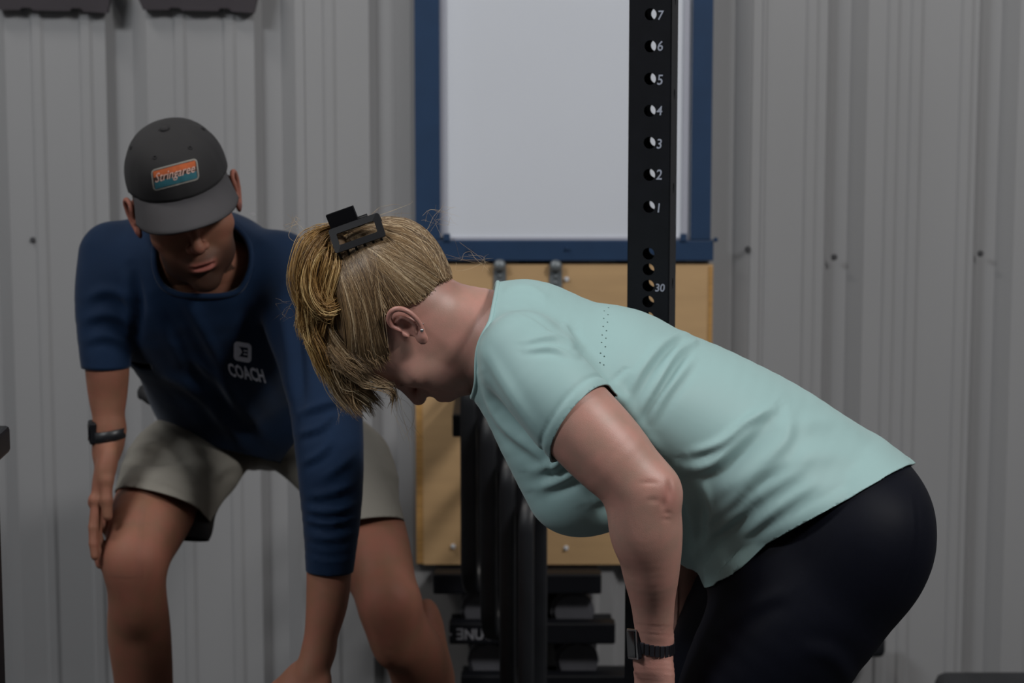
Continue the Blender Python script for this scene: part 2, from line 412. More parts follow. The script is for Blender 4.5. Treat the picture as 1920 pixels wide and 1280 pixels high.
for i in range(5):
    x0, x1 = edges[i], edges[i + 1] + 14
    pr = profile(x0, x1); V = []; F = []; th = 0.0012
    off = -0.0 if i % 2 == 0 else 0.0022
    for (px, d) in pr:
        for z in (0.0, 4.0):
            V.append((wx(px), YW - RIB - d - off, z)); V.append((wx(px), YW - RIB - d - off + th, z))
    n = len(pr)
    for k in range(n - 1):
        a = 4 * k; b = a + 4
        F += [(a, b, b + 2, a + 2), (a + 1, a + 3, b + 3, b + 1), (a, a + 1, b + 1, b), (a + 2, b + 2, b + 3, a + 3)]
    F += [(0, 2, 3, 1), (4 * n - 4, 4 * n - 3, 4 * n - 1, 4 * n - 2)]
    mesh_obj('wall_panel', V, F, M['wall'], wall)
def screw(px, py, r=0.0055, m='screw', y=YW - RIB, parent=wall, lift=0.0):
    bm = bmesh.new(); p = P(px, py, y)
    cyl(bm, (p[0], y - lift, p[2]), (p[0], y - lift - 0.0025, p[2]), r * 1.25, r * 1.25, 12)
    cyl(bm, (p[0], y - lift - 0.0025, p[2]), (p[0], y - lift - 0.008, p[2]), r * 0.75, r * 0.7, 6)
    o = bm_obj('screw', bm, M[m], parent); return o
for px, py in ((62, 450), (1402, 467), (1564, 482), (1838, 475), (-120, 440), (2080, 470)): screw(px, py)
# dark closures above the lapped panels at the upper left
clos = empty('trim_1', (wx(120), YW, wz(0))); tag(clos, kind='structure', label='dark closure strips across the top left of the ribbed wall')
for (a0, a1, b0, b1, mm) in ((-6, 228, 14, 217, (68, 160)), (257, 500, 283, 486, (341, 432)), (-268, -50, -254, -62, (-200, -110))):
    V = []; F = []
    bot = [(b0, 18), (mm[0] - 12, 18), (mm[0] - 8, 14), (mm[0] + 8, 14), (mm[0] + 14, 19), (mm[1] - 12, 20), (mm[1] - 8, 15), (mm[1] + 8, 15), (mm[1] + 14, 21), (b1, 24)]
    for (x, y) in bot:
        t = (x - b0) / (b1 - b0); xt = a0 - 6 + (a1 - a0 + 12) * t
        for yy in (YW - RIB - 0.030, YW - RIB - 0.006):
            V.append((wx(x), yy, wz(y))); V.append((wx(xt), yy, wz(-60)))
    for k in range(len(bot) - 1):
        a = 4 * k; b = a + 4
        F += [(a, b, b + 1, a + 1), (a + 2, a + 3, b + 3, b + 2), (a, a + 2, b + 2, b), (a + 1, b + 1, b + 3, a + 3)]
    F += [(0, 1, 3, 2), (len(V) - 4, len(V) - 2, len(V) - 1, len(V) - 3)]
    o = mesh_obj('closure_strip', V, F, M['foam']); keep(o, clos)
def slab(name, lo, hi, m):
    bm = bmesh.new(); lo = np.array(lo); hi = np.array(hi); box(bm, (lo + hi) / 2, hi - lo); return tag(bm_obj(name, bm, m), kind='structure')
slab('floor', (-3.2, -3.2, -0.1), (3.2, YW + 0.13, 0), M['floor'])
slab('ceiling', (-3.2, -3.2, 4.0), (3.2, YW + 0.13, 4.1), M['ceil'])
slab('wall_left', (-3.3, -3.2, 0), (-3.2, YW + 0.13, 4.0), M['side'])
slab('wall_right', (3.2, -3.2, 0), (3.3, YW + 0.13, 4.0), M['side'])
slab('wall_front', (-3.2, -3.3, 0), (3.2, -3.2, 4.0), M['side'])

# ------------------------------------------------------------------ whiteboard in its navy frame
YB = YW - RIB - 0.003
wb = empty('whiteboard', (wx(1059), YB, wz(490))); tag(wb, 'large blank whiteboard in a navy frame on the ribbed wall, behind the black post', 'whiteboard')
def wp(px, py, y): return P(px, py, y)
def slab_px(name, x0, x1, y0, y1, yback, th, m, parent, bev=0.0, ytop=None):
    a = P(x0, y1, yback - th); b = P(x1, y0, yback - th); bm = bmesh.new()
    zt = b[2] if ytop is None else ytop
    box(bm, ((a[0] + b[0]) / 2, yback - th / 2, (a[2] + zt) / 2), (b[0] - a[0], th, zt - a[2]), bev)
    o = bm_obj(name, bm, m); keep(o, parent); return o
slab_px('panel', 815, 1302, 0, 456, YB, 0.010, M['board'], wb, ytop=2.2)
slab_px('frame_bar', 779, 824, 0, 450, YB, 0.024, M['navy_frame'], wb, 0.002, 2.26)
slab_px('frame_bar', 1295, 1338, 0, 450, YB, 0.024, M['navy_frame'], wb, 0.002, 2.26)
slab_px('frame_bar', 779, 1338, 450.5, 489, YB, 0.024, M['navy_frame'], wb, 0.002)
slab_px('frame_bar', 779, 1338, -700, -640, YB, 0.024, M['navy_frame'], wb, 0.002)
slab_px('edge_trim', 824.5, 836, 0, 444, YB - 0.010, 0.004, M['edge'], wb, ytop=2.2)
slab_px('edge_trim', 1278, 1294.5, 0, 444, YB - 0.010, 0.004, M['edge'], wb, ytop=2.2)
slab_px('edge_trim', 824.5, 1294.5, 444.5, 450, YB - 0.010, 0.004, M['edge'], wb)
for px in (837, 1281):
    o = slab_px('corner_clip', px - 6, px + 7, 438, 452, YB - 0.024, 0.004, M['navy_frame'], wb, 0.001)
for px, py in ((1063, 463), (1340, 447), (880, 466), (1230, 466)):
    o = screw(px, py, 0.004, 'navy_frame', YB, None, 0.024); keep(o, wb)

# ------------------------------------------------------------------ plywood backer below, with straps and pegs
ply = empty('plywood_board', (wx(1062), YB, wz(1058))); tag(ply, 'plywood board fixed to the wall under the whiteboard, behind the black upright loops', 'board')
slab_px('sheet', 794, 1337, 496, 1058, YB, 0.018, M['ply'], ply)
slab_px('edge_band', 781, 793.7, 500, 1056, YB, 0.017, M['plyedge'], ply)
slab_px('edge_band', 1322, 1337, 500, 1056, YB - 0.0182, 0.002, M['plyedge'], ply)
for px, py in ((1062, 521), (1061, 1023), (850, 1020), (1300, 1020)):
    o = screw(px, py, 0.0042, 'bright', YB, None, 0.018); keep(o, ply)
def strap(px, py, lab):
    s = empty('wall_strap', P(px, py, YB - 0.02)); tag(s, lab, 'wall strap', 'grey metal wall straps')
    a = P(px, py, YB - 0.02); r = S(12, YB); bm = bmesh.new(); pts = []
    for i in range(13): t = PI * i / 12; pts.append((r * math.cos(t), r * math.sin(t)))
    pts += [(-r, -0.16), (r, -0.16)]
    fr = [bm.verts.new((a[0] + q[0], YB - 0.0185 - 0.004, a[2] - r + q[1])) for q in pts]
    bk = [bm.verts.new((a[0] + q[0], YB - 0.0185, a[2] - r + q[1])) for q in pts]
    bm.faces.new(fr); bm.faces.new(bk[::-1])
    for i in range(len(pts)): j = (i + 1) % len(pts); bm.faces.new((fr[i], fr[j], bk[j], bk[i]))
    bmesh.ops.recalc_face_normals(bm, faces=bm.faces); keep(bm_obj('plate', bm, M['steel']), s)
    bm = bmesh.new(); bmesh.ops.create_uvsphere(bm, u_segments=20, v_segments=12, radius=r * 1.02)
    bmesh.ops.scale(bm, vec=(1, 0.8, 0.95), verts=bm.verts); bmesh.ops.translate(bm, vec=(a[0], YB - 0.030, a[2] - r * 0.8), verts=bm.verts)
    keep(bm_obj('rounded_head', bm, M['steel'], None, True), s)
    for dz in (0.026, 0.040):
        bm = bmesh.new(); cyl(bm, (a[0], YB - 0.022, a[2] - dz - r * .6), (a[0], YB - 0.027, a[2] - dz - r * .6), 0.004, 0.003, 12); keep(bm_obj('rivet', bm, M['steel'], None, True), s)
strap(937, 487, 'grey metal strap with rounded top on the plywood, nearer the ponytail')
strap(1042, 488, 'grey metal strap with rounded top on the plywood, beside a bright screw')

# ------------------------------------------------------------------ black upright loops standing in front of the plywood
def loop_obj(cx, top, bottom, wpx, y, lab, cat='loop'):
    """thick padded rubber loop, seen nearly edge-on: a closed stadium swept with a rounded section"""
    root = empty('rubber_loop', P(cx, (top + bottom) / 2, y)); tag(root, lab, 'rubber loop', 'thick black loops hanging before the plywood')
    zt = P(cx, top, y)[2]; zb = P(cx, bottom, y)[2]; x = P(cx, 900, y)[0]; wd = S(wpx, y)
    L = 0.13; R = L / 2; th = 0.020; prof = []
    ang = math.radians(78)                                     # plane of the loop almost along the line of sight
    ux = np.array([math.cos(ang), math.sin(ang), 0]); pts = []
    for i in range(17): t = PI * i / 16; pts.append(np.array([x, y + 0.065, zt - R]) + ux * R * math.cos(t) + np.array([0, 0, R * math.sin(t)]))
    for i in range(17): t = PI + PI * i / 16; pts.append(np.array([x, y + 0.065, zb + R]) + ux * R * math.cos(t) + np.array([0, 0, R * math.sin(t)]))
    pts = np.array(pts); n = len(pts); side = np.array([-ux[1], ux[0], 0]); V = []; F = []; m = 12
    for i in range(n):
        T = pts[(i + 1) % n] - pts[i - 1]; T /= np.linalg.norm(T); nr = np.cross(side, T)
        for k in range(m):
            a = 2 * PI * k / m; cx_ = np.sign(math.cos(a)) * abs(math.cos(a)) ** 0.6; sy_ = np.sign(math.sin(a)) * abs(math.sin(a)) ** 0.6
            V.append(pts[i] + side * cx_ * wd / 2 + nr * sy_ * th / 2)
    for i in range(n):
        for k in range(m): j = (i + 1) % n; F.append((i * m + k, i * m + (k + 1) % m, j * m + (k + 1) % m, j * m + k))
    o = mesh_obj('band', V, F, M['rubber'], None, True); keep(o, root)
    bm = bmesh.new(); cyl(bm, (x, y + 0.065, zt - 0.040), (x, YB - 0.018, zt - 0.040), 0.010, 0.010, 14); keep(bm_obj('peg', bm, M['black'], None, True), root)
    return root
loop_obj(892, 700, 1120, 33, 4.60, 'first black rubber loop from the plywood edge, below the chin')
loop_obj(929, 772, 1205, 33, 4.55, 'second black rubber loop from the plywood edge, with a sheen on its top')
loop_obj(965, 858, 1330, 32, 4.50, 'third black rubber loop from the plywood edge, top half hidden by mint shirt')
loop_obj(1000, 938, 1420, 31, 4.45, 'shortest looking black rubber loop, nearest the woman, reaching below the frame')
bm = bmesh.new(); a = P(857, 788, 4.86); box(bm, (a[0] + 0.01, 4.93, a[2]), (S(34, 4.86), 0.26, S(44, 4.86)), 0.004)
br = bm_obj('wall_bracket', bm, M['black']); tag(br, 'small square black bracket on the plywood, left of the black loops', 'bracket')

# ------------------------------------------------------------------ low dumbbell rack under the plywood
rk = empty('dumbbell_rack', P(985, 1200, 4.78)); tag(rk, 'low black dumbbell rack with three rails under the plywood board', 'rack')
for (x0, x1, y0, y1, y) in ((812, 1128, 1076, 1114, 4.84), (842, 1154, 1168, 1208, 4.80), (864, 1200, 1266, 1310, 4.76)):
    a = P(x0, y1, y); b = P(x1, y0, y); bm = bmesh.new()
    box(bm, ((a[0] + b[0]) / 2, y + 0.02, (a[2] + b[2]) / 2), (b[0] - a[0], 0.04, b[2] - a[2]), 0.004); keep(bm_obj('rail', bm, M['black']), rk)
    bm = bmesh.new(); box(bm, ((a[0] + b[0]) / 2, y + 0.13, a[2] + 0.004), (b[0] - a[0], 0.18, 0.006), 0.001); keep(bm_obj('shelf_tray', bm, M['black']), rk)
for px in (900, 1006):
    a = P(px, 1080, 4.98); bm = bmesh.new(); box(bm, (a[0], 4.985, a[2] / 2), (0.045, 0.05, a[2]), 0.003); keep(bm_obj('upright', bm, M['black']), rk)
    bm = bmesh.new(); box(bm, (a[0], 4.85, 0.02), (0.05, 0.34, 0.04), 0.003); keep(bm_obj('foot', bm, M['black']), rk)
V, F = text_mesh('· ƎNUC', 0.043, bold=0.0012); c = P(889, 1190, 4.80)
V = np.array(V); V[:, 0] -= V[:, 0].mean(); V[:, 0] *= S(84, 4.8) / np.ptp(V[:, 0]); o = mesh_obj('lettering', [(c[0] + q[0], 4.7995, c[2] + q[1] * 0.72) for q in V], F, M['chalkdim']); keep(o, rk)
def dumbbell(px, py, y, r, lab, rot=0.0):
    c = P(px, py, y + .08); c[2] = float(P(960, {1150: 1208, 1246: 1310}[py - py % 2 if py in (1150, 1246) else (1150 if py < 1200 else 1246)], y - .05 if py < 1200 else y - .08)[2]) + .0085 + r
    root = empty('dumbbell', c); tag(root, lab, 'dumbbell', 'dumbbells lying on the low rack'); y = y + .03
    for s, yy in ((-1, y), (1, y + 0.11)):
        bm = bmesh.new(); cyl(bm, (c[0], yy - 0.024, c[2]), (c[0], yy + 0.024, c[2]), r, r, 12)
        bmesh.ops.bevel(bm, geom=[e for e in bm.edges if abs(e.verts[0].co.y - e.verts[1].co.y) < 1e-4], offset=0.008, segments=2, affect='EDGES')
        keep(bm_obj('head', bm, M['grey_rubber'], None, False), root)
    bm = bmesh.new(); cyl(bm, (c[0], y, c[2]), (c[0], y + 0.11, c[2]), 0.016, 0.016, 12); keep(bm_obj('handle', bm, M['steel'], None, True), root)
for k, (px, py, y, r, lab) in enumerate(((905, 1150, 4.87, .046, 'dark grey round dumbbell on the middle rail, left of the black loops'),
        (1072, 1150, 4.87, .046, 'dark grey round dumbbell on the middle rail, between loops and forearm'),
        (918, 1246, 4.84, .046, 'dark grey round dumbbell on the bottom rail, left of the black loops'),
        (1080, 1250, 4.84, .046, 'dark grey round dumbbell on the bottom rail, between loops and forearm'))): dumbbell(px, py, y, r, lab)

# ------------------------------------------------------------------ drilled rack post with written hole numbers
YP = 3.87; PW = 0.0695; ROT = math.radians(12.5)
post = empty('rack_post', (float(P(1224, 300, YP + .03)[0]), YP + .035, 0)); tag(post, 'tall black drilled rack post with numbers written beside its holes', 'rack post')
hz = [float(P(1215, y, YP)[2]) for y in (27, 87, 148, 208, 268, 328, 388)]; pitch = (hz[0] - hz[-1]) / 6
zs = [hz[0] + pitch * k for k in range(6, 0, -1)] + hz + [float(P(1215, y, YP)[2]) for y in (476, 505.5, 536, 566, 596, 626)]
z = zs[-1] - pitch
while z > 0.12: zs.append(z); z -= pitch
def drilled(width, height, holes, r, slot=0.0, n=20):
    """flat sheet in x,z with round holes on its centre line, as quads and rings"""
    V = []; F = []; zc = sorted(holes); cuts = [0.0] + [(zc[i] + zc[i + 1]) / 2 for i in range(len(zc) - 1)] + [height]
    for i, zh in enumerate(zc):
        z0, z1 = cuts[i], cuts[i + 1]; cell = min(zh - z0, z1 - zh, 0.5) ; b = len(V)
        ang = [2 * PI * k / n for k in range(n)]
        for a in ang: V.append((r * math.cos(a), zh + (r + slot) * math.sin(a)))
        for a in ang:
            c, s = math.cos(a), math.sin(a); kx = (width / 2) / max(abs(c), 1e-9); kz = ((z1 - zh) if s > 0 else (zh - z0)) / max(abs(s), 1e-9); k = min(kx, kz)
            V.append((c * k, zh + s * k))
        for k in range(n): j = (k + 1) % n; F.append((b + k, b + n + k, b + n + j, b + j))
        cs = [(width / 2, z1), (-width / 2, z1), (-width / 2, z0), (width / 2, z0)]
        for cx, cz in cs:
            aa = math.atan2(cz - zh, cx) % (2 * PI); k = int(aa / (2 * PI / n)) % n; V.append((cx, cz)); F.append((b + n + k, len(V) - 1, b + n + (k + 1) % n))
    return V, F
HT = 2.55
def face(V, F, place, name):
    V3 = [place(x, z) for x, z in V]; o = mesh_obj(name, V3, F, M['black'], post)
    bm = bmesh.new(); bm.from_mesh(o.data); bmesh.ops.remove_doubles(bm, verts=bm.verts, dist=1e-5); bmesh.ops.recalc_face_normals(bm, faces=bm.faces); bm.to_mesh(o.data); bm.free()
    solid(o, 0.003, 0); return o
post.rotation_euler = (0, 0, -ROT)
Vh, Fh = drilled(PW - 0.004, HT, zs, 0.0098)
face(Vh, Fh, lambda x, z: (x, -PW / 2 + .0015, z), 'drilled_face'); face(Vh, Fh, lambda x, z: (x, PW / 2 - .0015, z), 'drilled_face')
zside = [float(P(1266, y, YP)[2]) for y in (0, 178, 355, 535)]; d = (zside[0] - zside[-1]) / 3; zside = [zside[0] + d * 2, zside[0] + d] + zside
z = zside[-1] - d
while z > 0.1: zside.append(z); z -= d
Vs, Fs = drilled(PW - 0.004, HT, [z for z in zside if z < HT - .05], 0.006, 0.003)
face(Vs, Fs, lambda x, z: (PW / 2 - .0015, x, z), 'side_face'); face(Vs, Fs, lambda x, z: (-PW / 2 + .0015, x, z), 'side_face')
bm = bmesh.new(); box(bm, (0, 0, 0.004), (0.16, 0.16, 0.008), 0.001); bm_obj('base_plate', bm, M['black'], post)
def glyph(body, x, z, size, parent=post, y=-PW / 2 - 0.0014):
    V, F = text_mesh(body, size, shear=0.12, bold=0.0002, align='LEFT')
    mesh_obj('hole_number', [(x + q[0] * 0.9, y, z + q[1]) for q in V], F, M['chalk'], parent)
for k in range(7): glyph(str(7 - k), 0.0095 + 0.0015, hz[k] - 0.001 + (0.001 if k % 2 else -0.001), 0.021 + 0.001 * (k % 3))
glyph('30', 0.011, zs[15] - 0.003, 0.018)

# ------------------------------------------------------------------ post with knob at the left edge; things low on the right
lp = empty('side_rack_post', (float(P(-46, 700, 3.7)[0]), 3.7, 0)); tag(lp, 'black rack post with a knob, cut off by the edge beside the coach', 'rack post')
bm = bmesh.new(); wpost = .07; xr = float(P(4, 1200, 3.7)[0]) - lp.location.x
box(bm, (xr - wpost / 2 - .004, 0, 1.2), (wpost, wpost, 2.4), 0.003); bm_obj('upright', bm, M['black'], lp)
a = P(0, 825, 3.7); bm = bmesh.new(); x5 = float(P(6, 825, 3.66)[0]) - lp.location.x; box(bm, (x5 - 0.03, -0.03, a[2]), (0.06, 0.09, S(52, 3.7)), 0.006); bm_obj('knob_block', bm, M['rubber'], lp)
bm = bmesh.new(); box(bm, (xr - wpost / 2, 0, 0.004), (0.16, 0.16, 0.008), 0.001); bm_obj('base_plate', bm, M['black'], lp)
# exercise step lower right
st = empty('exercise_step', (float(P(1880, 1280, 4.7)[0]), 4.7, 0)); tag(st, 'black flat exercise step low by the wall, right of the leggings', 'step')
zt = float(P(1850, 1257, 4.85)[2]); xl = float(P(1752, 1272, 4.84)[0]) - st.location.x
bm = bmesh.new(); box(bm, (xl + 0.40, 0.02, zt - 0.03), (0.80, 0.28, 0.06), 0.022); bm_obj('deck', bm, M['rubber'], st, True)
bm = bmesh.new(); box(bm, (xl + 0.055, -0.12, zt + 0.004), (0.03, 0.02, 0.012), 0.004); bm_obj('grip_lug', bm, M['rubber'], st)
for dx in (0.1, 0.7):
    bm = bmesh.new(); box(bm, (xl + dx, 0.02, (zt - 0.06) / 2), (0.10, 0.26, zt - 0.06), 0.01); bm_obj('riser', bm, M['rubber'], st)
# peg rack low on the wall behind the leggings
pg = empty('wall_peg', P(1640, 1215, 4.9)); tag(pg, 'short black rubber tipped peg on the wall just behind the leggings', 'peg')
c = P(1630, 1215, 4.95); bm = bmesh.new(); box(bm, (c[0] - .03, 4.98, c[2]), (S(120, 4.95), 0.05, S(44, 4.95)), 0.012); keep(bm_obj('cap', bm, M['rubber'], None, True), pg)
bm = bmesh.new(); box(bm, (c[0] - .05, 5.04, c[2]), (0.10, 0.10, 0.03), 0.003); keep(bm_obj('bracket', bm, M['black']), pg)
# ------------------------------------------------------------------ shared anatomy
def skin_mat(name, base, red, tintcol, rough=0.42, spec=0.5):
    m = mat(name, base, rough, spec=spec, var=0.07, vscale=30, bump=0.25, bscale=900, sss=0.12, col2=red); nt = m.node_tree; n = nt.nodes; L = nt.links
    b = n['Principled BSDF']; src = b.inputs['Base Color'].links[0].from_socket
    at = n.new('ShaderNodeAttribute'); at.attribute_name = 'tint'; mx = n.new('ShaderNodeMix'); mx.data_type = 'RGBA'
    L.new(at.outputs['Color'], mx.inputs[0]) if False else None
    sp = n.new('ShaderNodeSeparateColor'); L.new(at.outputs['Color'], sp.inputs[0])
    L.new(sp.outputs[0], mx.inputs[0]); L.new(src, mx.inputs[6]); mx.inputs[7].default_value = tuple(tintcol) + (1,)      # lashes, brows, stubble
    mx2 = n.new('ShaderNodeMix'); mx2.data_type = 'RGBA'; L.new(sp.outputs[1], mx2.inputs[0]); L.new(mx.outputs[2], mx2.inputs[6]); mx2.inputs[7].default_value = (0.42, 0.12, 0.11, 1)   # lips, ears
    L.new(mx2.outputs[2], b.inputs['Base Color']); return m
def frame(F, U):
    F = np.array(F, float); F /= np.linalg.norm(F); U = np.array(U, float); U = U - F * (U @ F); U /= np.linalg.norm(U)
    return np.stack([np.cross(F, U), F, U], 1)         # columns: right, forward, up
def head_prims(f, O, R, s=1.0, sex='m', g=0, ear_tilt=0.25, mouth_open=0.0, ears=True):
    T = lambda p: O + R @ (np.array(p, float) * s)
    E = lambda c, r, k=0.012, op='u', RR=None: f.ell(T(c), np.array(r) * s, R if RR is None else R @ RR, k, g, op)
    E((0, -.018, .030), (.074, .098, .092), .02); E((0, .030, .028), (.066, .062, .070), .03)
    E((0, .035, -.030), (.060, .055, .075), .03)
    if sex == 'm': E((0, .040, -.078), (.052, .046, .036), .025); E((0, .083, -.104), (.024, .016, .018), .02)
    else: E((0, .040, -.074), (.046, .044, .034), .025); E((0, .080, -.101), (.018, .014, .015), .02)
    for sx in (-1, 1):
        E((sx * .043, .062, -.022), (.024, .022, .018), .02)                  # cheekbones
        E((sx * .034, .060, -.055), (.022, .026, .026), .02)
        E((sx * .030, .086, .024), (.026, .010, .009), .012)                  # brows
        E((sx * .031, .103, .002), (.019, .014, .013), .012, 's')             # sockets
        E((sx * .031, .079, .001), (.0135, .0135, .0125), .004)               # eyelids over the eyes
        E((sx * .031, .0915, -.0035), (.0145, .003, .0014), .003, 's')
    # nose
    f.chain([T((0, .088, .014)), T((0, .100, -.006)), T((0, .1145, -.026))], [.0075 * s, .0075 * s, .0092 * s], .012, g, 3)
    E((0, .1135, -.0295), (.0105, .0095, .0088), .006)
    for sx in (-1, 1):
        E((sx * .0125, .102, -.0325), (.0072, .0095, .0068), .006); E((sx * .0065, .106, -.0395), (.0035, .006, .0035), .003, 's')
    # mouth
    E((0, .090, -.062), (.028, .017, .018), .015)
    E((0, .1035, -.0605), (.021, .0075, .0048), .005); E((0, .1015, -.0715), (.018, .0080, .0058), .005)
    E((0, .1075, -.0655), (.023, .009, .0011 + mouth_open), .003, 's')
    E((0, .098, -.083), (.020, .008, .005), .008, 's')
    if ears:
        for sx in (-1, 1):
            ca, sa = math.cos(ear_tilt), math.sin(ear_tilt)
            c0 = np.array([sx * .0765, -.012, -.006])
            def ep(y, z, x=0.0):         # ear plane coordinates; y forward, z up
                yy = y * ca + z * -sa; zz = y * sa + z * ca
                return c0 + np.array([sx * (.006 + x + .35 * max(0, -yy)), yy, zz])
            RR = np.array([[1, 0, 0], [0, ca, -sa], [0, sa, ca]], float)
            E(ep(-.004, .004, -.004), (.0045, .0155, .026), .004, 'u', RR)
            hel = [(.010, .004), (.013, .016), (.008, .027), (-.004, .032), (-.015, .027), (-.020, .014), (-.019, -.002), (-.013, -.016), (-.005, -.026)]
            f.chain([T(ep(*q, .003)) for q in hel], [.0030 * s, .0036 * s, .0040 * s, .0042 * s, .0042 * s, .0040 * s, .0038 * s, .0038 * s, .004 * s], .003, g, 3)
            f.chain([T(ep(*q, .002)) for q in ((.004, .017), (-.006, .016), (-.010, .006), (-.009, -.006), (-.002, -.014))], [.003 * s] * 5, .003, g, 3)
            E(ep(-.001, -.027, .001), (.0045, .0082, .0095), .005, 'u', RR)     # lobe
            E(ep(.010, -.006, .002), (.0038, .004, .006), .004, 'u', RR)         # tragus
            E(ep(.001, .001, .004), (.0065, .0068, .0105), .003, 's', RR)        # concha
            E(ep(.003, -.010, .004), (.005, .004, .006), .003, 's', RR)
def head_tint(V, O, R, s, lips=True, stubble=False):
    q = (V - O) @ R / s; t = np.zeros((len(V), 4)); t[:, 3] = 1
    near = (np.abs(q) < .16).all(1)
    if lips:
        l = np.exp(-((q[:, 2] + .066) / .0085) ** 4) * np.exp(-(q[:, 0] / .021) ** 4) * (q[:, 1] > .098); t[:, 1] = np.where(near, l * .62, 0)
    e = (np.abs(q[:, 0]) > .078) & near & (np.abs(q[:, 2]) < .05); t[:, 1] = np.maximum(t[:, 1], e * .22)
    nz = np.exp(-((q[:, 1] - .115) / .012) ** 2 - ((q[:, 2] + .03) / .015) ** 2 - (q[:, 0] / .02) ** 2); t[:, 1] = np.maximum(t[:, 1], np.where(near, nz * .2, 0))
    for sx in (-1, 1):
        lash = np.exp(-((q[:, 2] + .004) / .0028) ** 2 - ((q[:, 0] - sx * .031) / .015) ** 4) * (q[:, 1] > .078); t[:, 0] = np.maximum(t[:, 0], np.where(near, lash * .9, 0))
        brow = np.exp(-((q[:, 2] - .026 + .15 * (np.abs(q[:, 0]) - .03) ** 2 * 40) / .0045) ** 2 - ((q[:, 0] - sx * .032) / .019) ** 4) * (q[:, 1] > .07); t[:, 0] = np.maximum(t[:, 0], np.where(near, brow * .75, 0))
    if stubble:
        b = (1 / (1 + np.exp((q[:, 2] + .048 + .5 * np.maximum(0, .09 - q[:, 1]) * -.6) / .006))) * (q[:, 1] > -.01) * (1 - np.exp(-((q[:, 2] + .066) / .009) ** 4) * np.exp(-(q[:, 0] / .024) ** 4)) * (q[:, 2] > -.14)
        t[:, 0] = np.maximum(t[:, 0], np.where(near, b * .88, 0))
    return t
def hand_prims(f, W, D, N, s=1.0, g=0, curl=(.3, .35, .4, .45), spread=0.06, thumb=1, tcurl=0.35, thumb_out=0.7):
    """W wrist, D along the hand, N out of the palm; thumb=+-1 gives the side of the thumb"""
    W = np.array(W, float); D = np.array(D, float); D /= np.linalg.norm(D); N = np.array(N, float); N -= D * (N @ D); N /= np.linalg.norm(N)
    Sd = np.cross(D, N) * thumb
    Q = lambda a, b, c=0: W + (D * a + Sd * b + N * c) * s
    R = np.stack([Sd, D, N], 1)
    f.seg(Q(-.02, 0), Q(.02, 0), .023 * s, .022 * s, .02, g)
    f.ell(Q(.050, .002), np.array([.040, .050, .014]) * s, R, .012, g)
    f.ell(Q(.035, .026, .008), np.array([.017, .032, .014]) * s, R, .012, g)
    f.ell(Q(.040, -.026, .006), np.array([.014, .032, .012]) * s, R, .012, g)
    rows = [(.028, .094, (.043, .026, .021), .0088), (.009, .099, (.048, .030, .022), .0092), (-.011, .095, (.044, .028, .021), .0088), (-.029, .086, (.034, .021, .019), .0078)]
    for i, (off, base, Ls, r) in enumerate(rows):
        a = curl[i]; d = D * math.cos(spread * (off / .02)) + Sd * math.sin(spread * (off / .02)); p = Q(base - .012, off); pts = [p]; ang = 0; p = Q(base, off); pts.append(p)
        f.seg(Q(.05, off * .8), p, r * 1.05 * s, r * 1.1 * s, .006, g)
        f.ell(p - N * .004 * s, np.array([r * 1.1] * 3) * s, R, .006, g)
        for j, Lf in enumerate(Ls):
            ang += a * (.7, 1.0, .7)[j]; dd = d * math.cos(ang) + N * math.sin(ang); q = p + dd * Lf * s
            f.seg(p, q, r * (1.0 - .07 * j) * s, r * (.93 - .09 * j) * s, .0035, g); p = q
    p = Q(.018, .026, .006); ang = thumb_out
    for j, (Lf, r) in enumerate(((.042, .0125), (.032, .0100), (.026, .0092))):
        dd = D * math.cos(ang) + Sd * math.sin(ang) * .9 + N * (.35 + .25 * j) * tcurl * 2; dd /= np.linalg.norm(dd); q = p + dd * Lf * s
        f.seg(p, q, r * s, r * .9 * s, .006, g); p = q; ang -= tcurl
def finish(name, V, F, m, parent, tint=None, it=1):
    o = mesh_obj(name, V, F, m, None, True); keep(o, parent)
    if tint is not None:
        a = o.data.color_attributes.new('tint', 'FLOAT_COLOR', 'POINT'); a.data.foreach_set('color', tint.astype(np.float32).ravel())
    return o
def strands_mat(name, dark, mid, light, rough=0.38):
    m = bpy.data.materials.new(name); m.use_nodes = True; nt = m.node_tree; n = nt.nodes; L = nt.links; b = n['Principled BSDF']
    at = n.new('ShaderNodeAttribute'); at.attribute_name = 'tone'; cr = n.new('ShaderNodeValToRGB')
    cr.color_ramp.elements[0].color = tuple(dark) + (1,); cr.color_ramp.elements[1].color = tuple(light) + (1,)
    e = cr.color_ramp.elements.new(0.5); e.color = tuple(mid) + (1,)
    L.new(at.outputs['Fac'], cr.inputs[0]); L.new(cr.outputs[0], b.inputs['Base Color']); b.inputs['Roughness'].default_value = rough
    b.inputs['Anisotropic'].default_value = 0.5; b.inputs['Specular IOR Level'].default_value = 0.4
    return m
